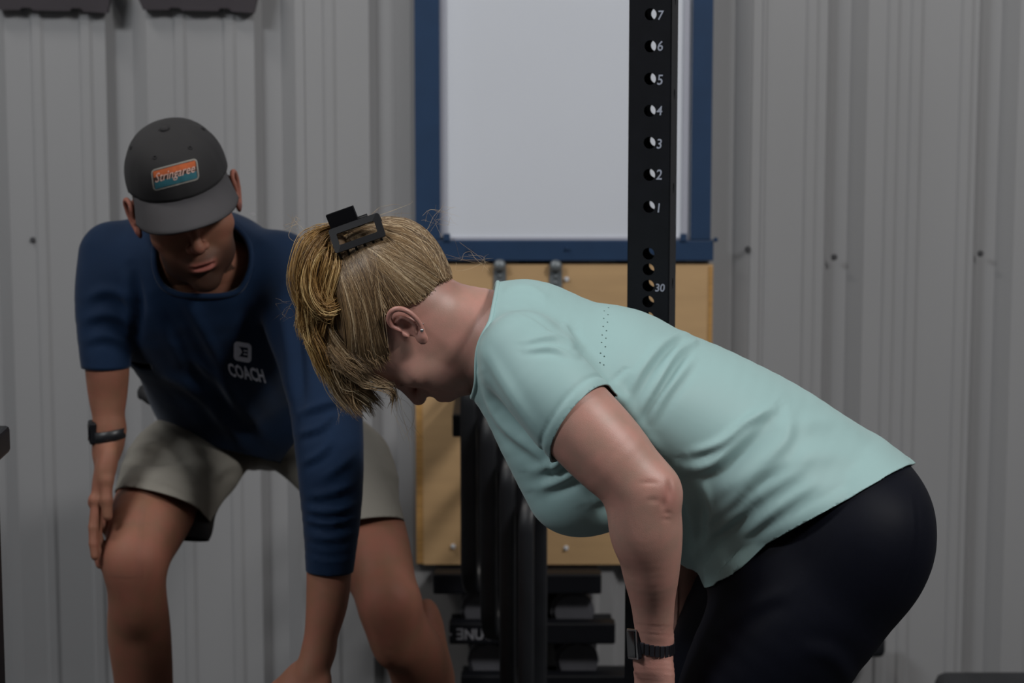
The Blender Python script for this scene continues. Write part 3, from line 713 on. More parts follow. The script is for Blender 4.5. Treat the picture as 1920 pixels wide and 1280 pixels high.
def strand_mesh(name, curves, rad, tone, m, parent):
    """curves (n, m, 3): every strand a three-sided tapering fibre; all joined, nobody could count them"""
    C = np.asarray(curves); n, k, _ = C.shape; T = np.gradient(C, axis=1); T /= np.linalg.norm(T, axis=2)[..., None] + 1e-9
    ref = np.array([.3, .7, .2]); u = np.cross(T, ref); u /= np.linalg.norm(u, axis=2)[..., None] + 1e-9; v = np.cross(T, u)
    tt = np.linspace(0, 1, k); tap = (np.minimum(1, (1 - tt) * 5 + .25))[None, :, None] * np.asarray(rad).reshape(-1, 1, 1)
    V = np.stack([C + tap * (math.cos(a) * u + math.sin(a) * v) for a in (0, 2.094, 4.189)], 2).reshape(-1, 3)
    base = (np.arange(n)[:, None] * k + np.arange(k - 1)[None, :]).ravel() * 3; F = []
    for a in range(3): b = (a + 1) % 3; F.append(np.stack([base + a, base + b, base + 3 + b, base + 3 + a], 1))
    o = mesh_obj(name, V, np.concatenate(F), m, None, True); keep(o, parent)
    at = o.data.attributes.new('tone', 'FLOAT', 'POINT'); at.data.foreach_set('value', np.repeat(np.asarray(tone, np.float32), k * 3))
    o['kind'] = 'stuff'; return o
# ------------------------------------------------------------------ the woman
YWo = 3.55
woman = empty('person', (float(P(1480, 1200, YWo)[0]), YWo, 0))
tag(woman, 'woman in mint t-shirt and black leggings bending over with a hand on her knee', 'person')
M['wskin'] = skin_mat('fair_skin', s2l((178, 140, 126)), s2l((190, 140, 128)), s2l((70, 50, 38)))
M['mint'] = mat('mint_jersey', s2l((155, 187, 187)), 0.62, var=0.03, vscale=5, bump=0.06, bscale=1400, sheen=0.15)
M['legging'] = mat('black_legging_knit', (0.0040, 0.0048, 0.0100), 0.6, var=0.1, vscale=300, spec=0.12)
wO = P(762, 601, YWo); wR = frame((-.10, .10, -.99), (-.995, 0.02, .10)); ws = 1.03
lat = np.array([0.0, 1.0, 0.0])
def wpt(px, py, dy=0.0): return P(px, py, YWo) + np.array([0, dy, 0])
# shirt
sf = Field()
tc = [(985, 652), (1085, 712), (1150, 722), (1215, 752), (1315, 800), (1410, 862), (1500, 932), (1590, 1000), (1660, 1050)]
th_ = [120, 150, 150, 146, 154, 166, 176, 182, 176]; tl = [.150, .170, .168, .160, .160, .176, .196, .220, .228]
sf.echain([wpt(*q) for q in tc], [S(v, YWo) for v in th_], tl, np.array([0.5, 0, .85]), .02, 0, 4)
sf.chain([wpt(935, 620), wpt(985, 640)], [S(78, YWo), S(98, YWo)], .05)
for sy in (-1, 1):
    sf.chain([wpt(965, 690, sy * .06), wpt(1030, 790, sy * .075), wpt(1086, 880, sy * .075)], [S(74, YWo), S(98, YWo), S(108, YWo)], .06)
sf.chain([wpt(1180, 890), wpt(1270, 960), wpt(1350, 1010), wpt(1420, 1040)], [S(70, YWo), S(78, YWo), S(82, YWo), S(90, YWo)], .08)
def arm_pt(px, py, y): return P(px, py, y)
# sleeves (near side y 3.37, far side mirrored)
sl = [(980, 668, 3.40), (1035, 735, 3.355), (1093, 795, 3.335), (1185, 890, 3.335)]; slr = [86, 90, 89, 84]
slf = Field()
sa, sb = P(1149, 727, 3.335), P(1044, 871, 3.335); d = sb - sa; sn = np.array([-d[2], 0, d[0]]); sn /= np.linalg.norm(sn); sn = sn if sn @ (P(1200, 900, 3.335) - sa) > 0 else -sn; sn = np.array([sn[0], -.50, sn[2]]); sn /= np.linalg.norm(sn); SN = [sn, sn * [1, -1, 1]]; SA = [sa, sa + [0, 2 * (YWo - 3.335), 0]]
trf = Field(); trf.g = {0: list(sf.g[0])}
for k in (0, 1):
    pts = [arm_pt(a, b, c) + (np.array([0, 2 * (YWo - c), 0]) if k else 0) for a, b, c in sl]
    tmp = Field(); tmp.chain(pts, [S(v, 3.35) * (1 if not k else .95) for v in slr], .02); L_ = tmp.g[0][0]
    def clipped(x, y, z, L=L_[0], sn=SN[k], sa=SA[k]):
        o = L[0][0](x, y, z)
        for q in L[1:]: o = np.minimum(o, q[0](x, y, z))
        return np.maximum(o, (x - f4(sa[0])) * f4(sn[0]) + (y - f4(sa[1])) * f4(sn[1]) + (z - f4(sa[2])) * f4(sn[2]))
    sf.add(clipped, L_[1], L_[2], .03); slf.add(clipped, L_[1], L_[2], .0005)
lo, hi = P(870, 1130, 3.2), P(1760, 500, 3.9)
V, F = polygonise(sf, [((lo[0], 3.20, lo[2] - .04), (hi[0], 3.92, hi[2] + .09), 0.0036)])
V = relax(V, F, 2)
V = V + vnormals(V, F) * (wob(V, 14, .0016, 1) + wob(V, 32, .0006, 2))[:, None]
WF = [([(950, 572), (1010, 600), (1080, 655)], -.0016, 5),                      # raglan seam
      ([(1080, 655), (1060, 620), (1062, 605)], .004, 9),
      ([(985, 640), (1040, 632), (1085, 655)], .0045, 7), ([(985, 655), (1035, 652), (1080, 668)], .004, 6),
      ([(1180, 740), (1205, 690), (1250, 640), (1300, 625)], .0050, 10),
      ([(1190, 790), (1230, 720), (1270, 660), (1322, 628)], .0060, 9), ([(1215, 800), (1245, 740), (1300, 670)], .004, 9),
      ([(1285, 622), (1308, 612), (1330, 634)], .006, 8),
      ([(1270, 880), (1330, 870), (1390, 820), (1440, 770)], .0085, 13), ([(1290, 850), (1350, 830), (1400, 790), (1450, 765)], .0065, 9),
      ([(1330, 940), (1400, 890), (1470, 830), (1480, 780)], .0055, 12),
      ([(1310, 990), (1370, 940), (1420, 895), (1470, 860)], .0080, 11), ([(1320, 1030), (1380, 960), (1440, 915), (1500, 880)], .0055, 11),
      ([(1300, 1040), (1350, 985), (1400, 955)], .0065, 9), ([(1340, 1050), (1400, 1000), (1450, 960), (1530, 905)], .0050, 8),
      ([(1280, 920), (1300, 980), (1310, 1060)], .0075, 11), ([(1310, 900), (1335, 960), (1320, 1040)], .0070, 10),
      ([(900, 700), (940, 790), (1010, 850), (1045, 880)], .0060, 11), ([(905, 650), (960, 740), (1020, 830)], .0040, 12),
      ([(1000, 880), (1040, 870), (1080, 835), (1120, 820)], .0075, 11), ([(1010, 915), (1060, 895), (1110, 860)], .0060, 10),
      ([(940, 545), (985, 540), (1030, 560)], .0035, 9), ([(1110, 940), (1150, 925)], .005, 12),
      ([(1480, 800), (1560, 790), (1640, 830)], .003, 16), ([(1460, 870), (1560, 850), (1640, 870)], .002, 18), ([(1150, 720), (1200, 800), (1240, 850)], .004, 12)]
V = folds(V, F, [(a, b * 1.3, c) for a, b, c in WF])
px_, py_ = proj(V)
shirt = finish('t_shirt', V, F, M['mint'], woman)
hem_a, hem_b, hem_c = P(1310, 1092, YWo), P(1716, 868, YWo), P(1508, 980, 3.335)      # front, back and near side of the hem
hem_n = np.cross(hem_b - hem_a, hem_c - hem_a); hem_n /= np.linalg.norm(hem_n); hem_n = hem_n if hem_n @ (P(1600, 1100, YWo) - hem_a) > 0 else -hem_n
cut(shirt, hem_a, hem_n, tuple(P(1500, 980, YWo)), 2.0)
ca, cb = P(930, 545, YWo), P(893, 706, YWo); d = cb - ca; cn = np.array([d[2], 0, -d[0]]); cn /= np.linalg.norm(cn); cn = cn if cn[0] < 0 else -cn
cut(shirt, ca, cn, tuple(P(905, 640, YWo)), 0.12)
def on_sleeve(c): return slf.at(c) < trf.at(c) - .012
sa = sa - sn * .0065
cut(shirt, sa, sn, tuple(P(1120, 830, 3.335)), 0.16, lambda c: (c[:, 1] < 3.55) & on_sleeve(c))
far = np.array([0, 2 * (YWo - 3.335), 0]); cut(shirt, sa + far, sn * [1, -1, 1], tuple(P(1120, 830, 3.335) + far), 0.16, lambda c: (c[:, 1] > 3.55) & on_sleeve(c))
rim(shirt, P(910, 620, YWo), .16, .0035, 'collar', M['mint'], woman)
# stitched hems: a shallow groove 16 mm inside the cut edges
me = shirt.data; W = np.empty(len(me.vertices) * 3, np.float32); me.vertices.foreach_get('co', W); W = W.reshape(-1, 3).astype(float); off = np.array(shirt.matrix_parent_inverse.translation) * 0
NR = np.empty(len(me.vertices) * 3, np.float32); me.vertices.foreach_get('normal', NR); NR = NR.reshape(-1, 3)
def groove(W, co, no, r, dep, sel):
    t = -((W - co) @ no); return -dep * np.exp(-((t - r) / .0032) ** 2) * sel + .5 * dep * np.exp(-((t - r * .45) / .006) ** 2) * sel
g1 = groove(W, hem_a, hem_n, .020, .0022, (np.linalg.norm(W - P(1500, 980, YWo), axis=1) < .4)); g2 = groove(W, sa, sn, .016, .0020, (np.linalg.norm(W - P(1100, 800, 3.335), axis=1) < .115) * (W[:, 1] < 3.46))
W = W + NR * (g1 + g2)[:, None]; me.vertices.foreach_set('co', W.astype(np.float32).ravel()); me.update()
solid(shirt, 0.0022)
tag(shirt, label='mint green short sleeved t-shirt riding up at the waist')
sb_ = bvh_of(shirt)
# ventilation perforations on the back
pf_v = []; pf_f = []
for i, (x, y) in enumerate([(1141, 577), (1133, 583), (1140, 590), (1132, 597), (1139, 604), (1131, 612), (1137, 620), (1129, 628), (1136, 634), (1128, 642), (1135, 650), (1126, 662), (1133, 668), (1125, 680), (1132, 684)]):
    p = P(x, y, YWo); b = len(pf_v); dd = Vector(p - CAM).normalized(); hit = sb_.ray_cast(Vector(CAM), dd)
    if hit[0] is None: continue
    n_ = hit[1]; t1 = n_.orthogonal().normalized(); t2 = n_.cross(t1)
    for k in range(8): a = 2 * PI * k / 8; pf_v.append(tuple(hit[0] + n_ * .0004 + (t1 * math.cos(a) + t2 * math.sin(a)) * .0011))
    pf_f.append(tuple(range(b, b + 8)))
M['hole'] = mat('perforation_dark', s2l((66, 88, 84)), 0.8)
keep(tag(mesh_obj('perforations', pf_v, pf_f, M['hole']), kind='stuff'), woman)

# leggings
lf = Field()
for sy, g in ((-1, 0), (1, 1)):
    y = .093 * sy
    lf.chain([wpt(1582, 985, y), wpt(1540, 1060, y), wpt(1456, 1160, y * 1.05), wpt(1370, 1285, y * 1.1), wpt(1318, 1392, y * 1.1)], [S(140, YWo), S(145, YWo), S(150, YWo), S(118, YWo), S(76, YWo)], .03, g)
    k = wpt(1322, 1392, y * 1.1); an = np.array([k[0] + .115, k[1], .095]); cf = k * .62 + an * .38 + np.array([.03, 0, 0])
    lf.chain([k, cf, an], [S(70, YWo), .062, .036], .03, g)
    lf.ell(wpt(1592, 1000, y), (S(136, YWo), .112, S(142, YWo)), None, .03, g)
lf.echain([wpt(1400, 1040), wpt(1450, 1050), wpt(1560, 960), wpt(1640, 925)], [S(85, YWo), S(125, YWo), S(140, YWo), S(80, YWo)], [.13, .155, .16, .14], (.4, 0, -.9), .04, 0)
lf.echain([wpt(1400, 1000), wpt(1520, 930), wpt(1640, 960)], [S(95, YWo), S(135, YWo), S(92, YWo)], [.135, .15, .15], (.5, 0, .85), .04, 0)
W = np.empty(len(me.vertices) * 3, np.float32); me.vertices.foreach_get('co', W); W = W.reshape(-1, 3).astype(float); NR = np.empty(len(me.vertices) * 3, np.float32); me.vertices.foreach_get('normal', NR); NR = NR.reshape(-1, 3)
tdist = (W - hem_a) @ hem_n; ramp = np.clip((tdist + .12) / .05, 0, 1)
for _ in range(3): W = W + NR * (np.clip(.0055 - lf.at(W), 0, .03) * ramp)[:, None]                 # the cloth lies over the leggings
ed = np.empty(len(me.edges) * 2, np.int32); me.edges.foreach_get('vertices', ed); ed = ed.reshape(-1, 2); ed = np.concatenate([ed, ed[:, ::-1]]); nb = np.maximum(np.bincount(ed[:, 0], minlength=len(W)), 1)[:, None]
rs = (np.clip((tdist + .15) / .04, 0, 1) * (tdist < -.006))[:, None]
for _ in range(6): W = W * (1 - .6 * rs) + .6 * rs * np.stack([np.bincount(ed[:, 0], W[ed[:, 1], a], len(W)) for a in range(3)], 1) / nb
me.vertices.foreach_set('co', W.astype(np.float32).ravel()); me.update()
lo, hi = P(1180, 640, 3.2), P(1800, 640, 3.9)
V, F = polygonise(lf, [((lo[0] - .02, 3.26, 0.06), (hi[0], 3.86, 1.02), 0.0062)])
V = relax(V, F, 3); V = folds(V, F, [([(1715, 905), (1722, 1000), (1700, 1090), (1650, 1170)], -.0022, 4), ([(1350, 1180), (1420, 1130), (1480, 1110)], .003, 14), ([(1520, 960), (1514, 1010), (1512, 1040)], .0012, 3), ([(1600, 1290), (1560, 1230), (1500, 1220)], .003, 16)])
leg = finish('leggings', V, F, M['legging'], woman); tag(leg, label='close fitting black leggings')
cut(leg, hem_a - hem_n * .022, -hem_n, tuple(P(1500, 960, YWo)), 2)
# body: head, neck, arms, hands, and the trunk and legs inside the clothes
bf = Field()
head_prims(bf, wO, wR, ws, 'f', 0, ear_tilt=0.62)
bf.echain([wpt(812, 585), wpt(862, 598), wpt(915, 618), wpt(975, 650)], [S(66, YWo), S(66, YWo), S(76, YWo), S(90, YWo)], [.058, .056, .062, .10], (.2, 0, 1), .025, 0)
bf.chain([wpt(848, 690), wpt(880, 650), wpt(930, 660)], [S(34, YWo), S(44, YWo), S(60, YWo)], .05)
bf.echain([wpt(*q) for q in tc[:7]], [S(v, YWo) - .024 for v in th_[:7]], [v - .030 for v in tl[:7]], (.5, 0, .85), .02, 0, 2)
wr_l = P(1226, 1206, 3.36); el_l = P(1212, 922, 3.30)
arm = [(985, 672, 3.41), (1060, 762, 3.345), (1138, 846, 3.32), (1205, 918, 3.305), (1216, 985, 3.31), (1220, 1060, 3.325), (1224, 1130, 3.345), (1227, 1206, 3.36)]
armr = [76, 81, 79, 62, 65, 57, 43, 36]
pts = [P(a, b, c) for a, b, c in arm]; rr = [S(v, 3.33) for v in armr]
bf.chain(pts[:4], rr[:4], .012, 1, 5); bf.chain(pts[3:], rr[3:], .02, 1, 5)
bf.ell(P(1247, 925, 3.29), (S(22, 3.3), .014, S(26, 3.3)), None, .03, 1); bf.ell(P(1190, 985, 3.30), (S(42, 3.3), .030, S(62, 3.3)), None, .03, 1)
hd = P(1215, 1300, 3.36) - wr_l
hand_prims(bf, wr_l + np.array([0, 0, -.012]), (-.02, .02, -1), (.75, .5, .1), .96, 2, curl=(.35, .35, .4, .45), thumb=-1, tcurl=.3)
bf.seg(P(1227, 1190, 3.36), P(1222, 1240, 3.362), .0265, .025, .02, 2)
# far arm
fa = [P(1000, 680, 3.68), P(1120, 800, 3.73), P(1240, 930, 3.72), P(1264, 1030, 3.71), P(1276, 1100, 3.70), P(1274, 1200, 3.69)]
bf.chain(fa, [.058, .054, .044, .042, .036, .026], .02, 3, 4)
hand_prims(bf, fa[-1], (-.1, -.05, -1), (.7, -.5, .1), .94, 3, thumb=1)
for sy in (-1, 1):
    k = wpt(1322, 1392, .1 * sy); an = np.array([k[0] + .115, k[1], .095])
    bf.chain([wpt(1580, 1000, .09 * sy), wpt(1462, 1160, .09 * sy), k, an], [.085, .08, .042, .028], .03, 4, 3)
bf.echain([wpt(1500, 980), wpt(1560, 990)], [.08, .08], [.11, .11], (.5, 0, .85), .03, 4)
hlo = P(590, 800, 3.55); hhi = P(940, 470, 3.55)
alo, ahi = P(1020, 1280, 3.3), P(1300, 690, 3.3)
V, F = polygonise(bf, [((float(P(560, 0, YWo)[0]), 3.2, .05), (float(P(1780, 0, YWo)[0]), 3.9, 1.18), .011),
    ((alo[0], 3.2, alo[2] - .12), (ahi[0] + .01, 3.45, ahi[2] + .01), .0034), ((alo[0] + .12, 3.6, .45), (ahi[0] + .01, 3.88, .92), .005),
    ((hlo[0], 3.43, hlo[2]), (hhi[0] + .09, 3.66, hhi[2] + .05), .0019)])
V = relax(V, F, 1, .4); far_ = (np.linalg.norm(V - wO, axis=1) > .22)[:, None]; V = np.where(far_, relax(V, F, 6), V)
ti = head_tint(V, wO, wR, ws)
px_, py_ = proj(V)
elb = np.exp(-((px_ - 1252) / 16) ** 2 - ((py_ - 930) / 26) ** 2) * (V[:, 1] < 3.4); ti[:, 1] = np.maximum(ti[:, 1], elb * .35)
wq = np.exp(-((px_ - 1225) / 60) ** 2 - ((py_ - 1255) / 60) ** 2) * (V[:, 1] < 3.45); ti[:, 1] = np.maximum(ti[:, 1], wq * .22)
N_ = vnormals(V, F); wrk = np.zeros(len(V))
for yy in (1174, 1181, 1189, 1236, 1246, 1256, 1268, 1276): wrk -= .0007 * np.exp(-((py_ - yy - .08 * (px_ - 1225)) / 2.2) ** 2)
for (cx, cy, sx_, sy_, a) in ((1256, 918, 5, 16, -.0035), (1244, 945, 6, 10, -.002), (1225, 938, 10, 5, -.0018), (1252, 962, 7, 3, -.002), (1250, 974, 8, 3, -.0015), (1216, 905, 16, 4, -.0015)):
    wrk += a * np.exp(-((px_ - cx) / sx_) ** 2 - ((py_ - cy) / sy_) ** 2)
V = V + N_ * (wrk * (V[:, 1] < 3.42))[:, None]
body = finish('body', V, F, M['wskin'], woman, ti)
# shoes
M['shoe'] = mat('dark_trainer', (0.03, 0.03, 0.035), 0.6); M['sole'] = mat('trainer_sole', (0.5, 0.5, 0.5), 0.7)
def shoe(cx, cy, d, parent, L=.27):
    d = np.array([d[0], d[1], 0.0]); d /= np.linalg.norm(d); ff = Field(); up = np.array([0, 0, 1.0]); side = np.cross(up, d); R = np.stack([d, side, up], 1)
    c = np.array([cx, cy, 0.0]); ff.ell(c + d * .05 + up * .045, (L / 2, .047, .042), R, .03); ff.ell(c - d * .03 + up * .07, (.06, .04, .05), R, .03); ff.seg(c - d * .03 + up * .08, c - d * .035 + up * .125, .045, .043, .02)
    V, F = polygonise(ff, [(c - .22, c + .22, .008)]); V[:, 2] = np.maximum(V[:, 2], .012); o = finish('shoe', V, F, M['shoe'], parent)
    bm = bmesh.new(); lp_ = []
    for i in range(20): t = 2 * PI * i / 20; lp_.append(c + d * (.05 + (L / 2 + .006) * math.cos(t)) + side * .052 * math.sin(t))
    a = [bm.verts.new((q[0], q[1], .001)) for q in lp_]; b = [bm.verts.new((q[0], q[1], .026)) for q in lp_]; bm.faces.new(a[::-1]); bm.faces.new(b)
    for i in range(20): j = (i + 1) % 20; bm.faces.new((a[i], a[j], b[j], b[i]))
    q = bm_obj('sole', bm, M['sole'], None); q.parent = o; return o
for sy in (-1, 1):
    k = wpt(1322, 1392, .1 * sy); shoe(k[0] + .10, k[1], (-1, .08 * sy), woman, .25)
# smart watch with a link band
M['watch'] = mat('watch_case', (0.02, 0.02, 0.025), 0.25, 0.6); M['glass'] = mat('watch_glass', (0.004, 0.004, 0.006), 0.05, coat=1.0); M['link'] = mat('dark_steel_link', (0.10, 0.10, 0.12), 0.28, 0.9)
M['chrome'] = mat('polished_steel', (0.7, 0.7, 0.74), 0.15, 1.0)
wt = empty('smart_watch', wr_l); keep(wt, woman); wt.location = Vector(wr_l) ; wt.matrix_parent_inverse = Matrix.Translation(-Vector(woman.location)); tag(wt, label='dark smart watch with a steel link band')
ax = np.array([.0, .06, -1.0]); ax /= np.linalg.norm(ax); wc = P(1225, 1207, 3.36); tilt = np.array([.10, 0, .0])
u0 = np.array([-1.0, 0, 0.10]); u0 -= ax * (u0 @ ax); u0 /= np.linalg.norm(u0); v0 = np.cross(ax, u0); v0 = v0 if v0[1] < 0 else -v0
rw = S(37, 3.36)
for k in range(22):
    a = math.radians(26 + k * 14.4)
    if a > math.radians(334): break
    cpos = wc + (u0 * math.cos(a) + v0 * math.sin(a)) * (rw + .0022) + ax * (.004 - .009 * math.sin(a / 2) * 0 - .0045 * (1 - math.cos(a)) ) * -1
    rad = u0 * math.cos(a) + v0 * math.sin(a); tg = np.cross(ax, rad); Rm = Matrix(np.stack([rad, tg, ax], 1).tolist())
    bm = bmesh.new(); box(bm, (0, 0, 0), (.0028, .0066, .017), .0007); bmesh.ops.transform(bm, matrix=Rm.to_4x4(), verts=bm.verts); bmesh.ops.translate(bm, vec=cpos, verts=bm.verts)
    o = bm_obj('link', bm, M['link'], None); o.parent = wt; o.matrix_parent_inverse = Matrix.Translation(-Vector(wr_l))
wcn = P(1190, 1207, 3.352); nn = np.array([-.93, -.30, .02]); nn /= np.linalg.norm(nn); lx = np.array([-.33, 0, 1.0]) * 1.0; lx = np.array([-.36, .10, .93]); lx -= nn * (lx @ nn); lx /= np.linalg.norm(lx); ly = np.cross(nn, lx)
Rm = Matrix(np.stack([nn, ly, lx], 1).tolist()).to_4x4()
for nm, c_, s_, mt, bv in (('case', (0.0, 0, 0), (.0105, .036, .043), 'watch', .004), ('screen', (.0056, 0, 0), (.0012, .031, .038), 'glass', .0005), ('bezel_ring', (.0035, 0, 0), (.0022, .0368, .0438), 'chrome', .0009), ('crown', (0, .0195, .008), (.006, .004, .007), 'chrome', .001)):
    bm = bmesh.new(); box(bm, c_, s_, bv); bmesh.ops.transform(bm, matrix=Rm, verts=bm.verts); bmesh.ops.translate(bm, vec=wcn, verts=bm.verts)
    o = bm_obj(nm, bm, M[mt], None); o.parent = wt; o.matrix_parent_inverse = Matrix.Translation(-Vector(wr_l))

# ------------------------------------------------------------------ her hair
M['hair'] = strands_mat('fair_hair', s2l((78, 60, 44)), s2l((150, 122, 88)), s2l((226, 204, 170)))
M['hair_gold'] = strands_mat('golden_hair', s2l((88, 62, 34)), s2l((164, 126, 74)), s2l((226, 196, 140)))
M['hairbase'] = mat('hair_base', s2l((96, 74, 50)), 0.7, var=0.15, vscale=60)
hT = lambda p: wO + wR @ (np.array(p, float) * ws)
hf = Field()
hf.ell(hT((0, -.020, .032)), np.array([.080, .104, .098]) * ws, wR, .02); hf.ell(hT((0, .022, .050)), np.array([.070, .068, .062]) * ws, wR, .02)
hf.ell(hT((0, -.070, .030)), np.array([.060, .060, .070]) * ws, wR, .03)
hf.chain([wpt(740, 480), wpt(700, 470), wpt(655, 462)], [S(60, YWo), S(42, YWo), S(26, YWo)], .03)
line = np.array([(-.110, -.085), (-.085, -.066), (-.055, -.028), (-.040, .010), (-.028, .034), (.000, .040), (.022, .030), (.040, .020), (.062, .046), (.085, .072), (.12, .09)])
def hair_side(q): return q[:, 2] - np.interp(q[:, 1], line[:, 0], line[:, 1])
hlo = P(560, 800, YWo); hhi = P(960, 380, YWo)
V, F = polygonise(hf, [((hlo[0], 3.43, hlo[2]), (hhi[0], 3.67, hhi[2]), .004)])
V = relax(V, F, 1); q = (V - wO) @ wR / ws; keepf = (hair_side(q)[F] > -.001).all(1); F = F[keepf]; u = np.unique(F); mp = np.full(len(V), -1); mp[u] = np.arange(len(u)); V = V[u]; F = mp[F]
hb = finish('hair', V, F, M['hairbase'], woman); tag(hb, label='blonde hair gathered up in a claw clip')
def on_surface(Pn, lift):
    """slide points on the hair volume"""
    sh = Pn.shape; X = Pn.reshape(-1, 3).copy(); lf_ = np.broadcast_to(lift, sh[:-1]).reshape(-1); e = .0015
    for _ in range(3):
        d0 = hf.at(X); G = np.stack([hf.at(X + np.eye(3)[a] * e) - d0 for a in range(3)], 1) / e; G /= np.linalg.norm(G, axis=1)[:, None] + 1e-6
        X += G * (lf_ - d0)[:, None]
    return X.reshape(sh)
rg = np.random.default_rng(3); clipP = wpt(668, 452)
cur = []; tones = []; rads = []
def guide(a, b, n=14):
    t = np.linspace(0, 1, n)[:, None]; return a * (1 - t) + b * t
# swept strands from the hairline to the clip, on both sides of the head
ys = np.concatenate([rg.uniform(-.108, .095, 700), rg.uniform(-.108, -.02, 200)])
for i in range(len(ys)):
    y0 = ys[i]; z0 = np.interp(y0, line[:, 0], line[:, 1]); side = -1 if rg.random() < .72 else 1
    a = hT((side * .075, y0, z0 + rg.uniform(-.002, .006)))
    tgt = clipP + np.array([rg.normal(0, .012), side * -1 * 0 + (-.018 if side < 0 else .018) * rg.uniform(.1, 1), rg.normal(0, .010)])
    tt = np.linspace(0, 1, 16)[:, None]; bowz = wR[:, 1] * (-.028 * (.06 - y0) / .1)
    g = a * (1 - tt) + tgt * tt + bowz * np.sin(tt * PI) * .4 + np.array([0, (-.05 if side < 0 else .05), 0]) * np.sin(tt * PI)
    nst = 11; tone = np.clip(rg.normal(.27 if y0 > -.045 else .40, .26), 0, 1)
    for j in range(nst):
        dv = rg.normal(0, .0032, 3); tw = g + dv * (1 - .5 * tt) + rg.normal(0, .0009, 3) * np.sin(tt * rg.uniform(3, 9))
        cur.append(tw); tones.append(np.clip(tone + rg.normal(0, .10), 0, 1)); rads.append(rg.uniform(.00035, .0007))
for i in range(560):
    x0 = rg.uniform(-.074, .074); z0 = rg.uniform(-.085, -.06) + .25 * abs(x0); a = hT((x0, -.085, z0)); b = clipP + np.array([rg.normal(0, .008), x0 * .3, rg.normal(0, .008)])
    tt = np.linspace(0, 1, 16)[:, None]; g = a * (1 - tt) + b * tt - wR[:, 1] * .06 * np.sin(tt * PI) + np.array([0, rg.uniform(-.07, .05), 0]) * np.sin(tt * PI); tone = np.clip(rg.normal(.40, .28), 0, 1)
    for j in range(9): cur.append(g + rg.normal(0, .0034, 3) * (1 - .5 * tt)); tones.append(np.clip(tone + rg.normal(0, .1), 0, 1)); rads.append(rg.uniform(.00035, .0007))
# crown strands from the front hairline back over the top
for i in range(260):
    x0 = rg.uniform(-.072, .072); y0 = .075 - 7 * x0 * x0; a = hT((x0, y0, .075 + rg.uniform(-.005, .006))); b = clipP + np.array([0, x0 * .4, 0]) + rg.normal(0, .008, 3)
    tt = np.linspace(0, 1, 16)[:, None]; g = a * (1 - tt) + b * tt + wR[:, 2] * .055 * np.sin(tt * PI)
    tone = np.clip(rg.normal(.5, .2), 0, 1)
    for j in range(8): cur.append(g + rg.normal(0, .003, 3)); tones.append(np.clip(tone + rg.normal(0, .1), 0, 1)); rads.append(rg.uniform(.00035, .00065))
C = np.array(cur); C = on_surface(C, np.linspace(.001, .003, 16)[None, :] + rg.uniform(0, .004, (len(C), 1)))
so = strand_mesh('hair_strands', C, rads, tones, M['hair'], woman); so.parent = hb; so.matrix_parent_inverse = Matrix.Translation(-Vector(woman.location)) @ Matrix.Identity(4)
so.matrix_parent_inverse = hb.matrix_parent_inverse.copy() if False else Matrix.Identity(4)
# the loose tail spilling out of the clip over the crown, in wavy locks
def lock(pts, n, spread, wave, tone, y0=0.0, rad=(.0004, .0008), m=22, tip=1.6, coll=None):
    g = catmull([wpt(p[0], p[1], (p[2] if len(p) > 2 else 0) + y0) for p in pts], max(2, m // (len(pts) - 1)))[:]
    idx = np.linspace(0, len(g) - 1, m); g = np.stack([np.interp(idx, np.arange(len(g)), g[:, a]) for a in range(3)], 1)
    t = np.linspace(0, 1, m)[:, None]; ph = rg.uniform(0, 6.28); fr = rg.uniform(6, 12)
    for j in range(n):
        dv = rg.normal(0, spread, 3); w_ = np.array([np.sin(fr * t[:, 0] + ph), np.cos(fr * .8 * t[:, 0] + ph) * .6, np.cos(fr * t[:, 0] + ph) * .5]).T * wave
        c = g + dv * (.45 + np.sin(t * PI * .8) * .8 + (tip - 1) * t ** 3) + w_ * (.3 + t) + rg.normal(0, .0007, 3) * np.sin(t * rg.uniform(8, 18) + rg.uniform(0, 6))
        coll[0].append(c); coll[1].append(np.clip(tone + rg.normal(0, .12), 0, 1)); coll[2].append(rg.uniform(*rad))
T_ = ([], [], [])
for k in range(130):
    yy = rg.uniform(-.065, .06); s_ = rg.uniform(0, 1); dx = rg.normal(0, 8); dy = rg.normal(0, 6)
    x1 = 575 + 45 * s_; end = (574 + 52 * s_ + rg.normal(0, 8), 585 + rg.uniform(-20, 60))
    lock([(662 + dx, 448 + dy, 0), (628 + dx, 432 + dy * .6 + 26 * s_, yy * .5), (588 + 50 * s_ + dx, 452 + 40 * s_ + dy, yy), (572 + 54 * s_ + dx, 520 + 14 * s_ + dy, yy), (end[0] + 6, end[1] - 25, yy), end + (yy * .9,)], 26, .0036, .0022, np.clip(rg.normal(.60, .2), 0, 1), rad=(.0003, .0006), tip=.9, coll=T_)
for k in range(40):     # swirls turning back under towards the head
    yy = rg.uniform(-.07, .0); dx = rg.normal(0, 8); dy = rg.normal(0, 10)
    lock([(640 + dx, 450 + dy, yy * .4), (594 + dx, 470 + dy, yy), (584 + dx, 530 + dy, yy - .01), (610 + dx, 575 + dy, yy - .008), (650 + dx * .5, 560 + dy, yy * .7), (668, 530 + dy, yy * .6)], 24, .0034, .0022, np.clip(rg.normal(.55, .2), 0, 1), coll=T_)
for k in range(60):     # from the tail down along the forehead edge
    yy = rg.uniform(-.06, .05); dx = rg.normal(0, 7); dy = rg.normal(0, 8)
    lock([(584 + dx, 560 + dy, yy), (586 + dx, 610 + dy, yy), (602 + dx, 650 + dy, yy), (618 + dx + rg.uniform(0, 14), 700 + dy, yy * .9)], 20, .0034, .0015, np.clip(rg.normal(.5, .2), 0, 1), m=16, rad=(.0003, .0006), coll=T_)
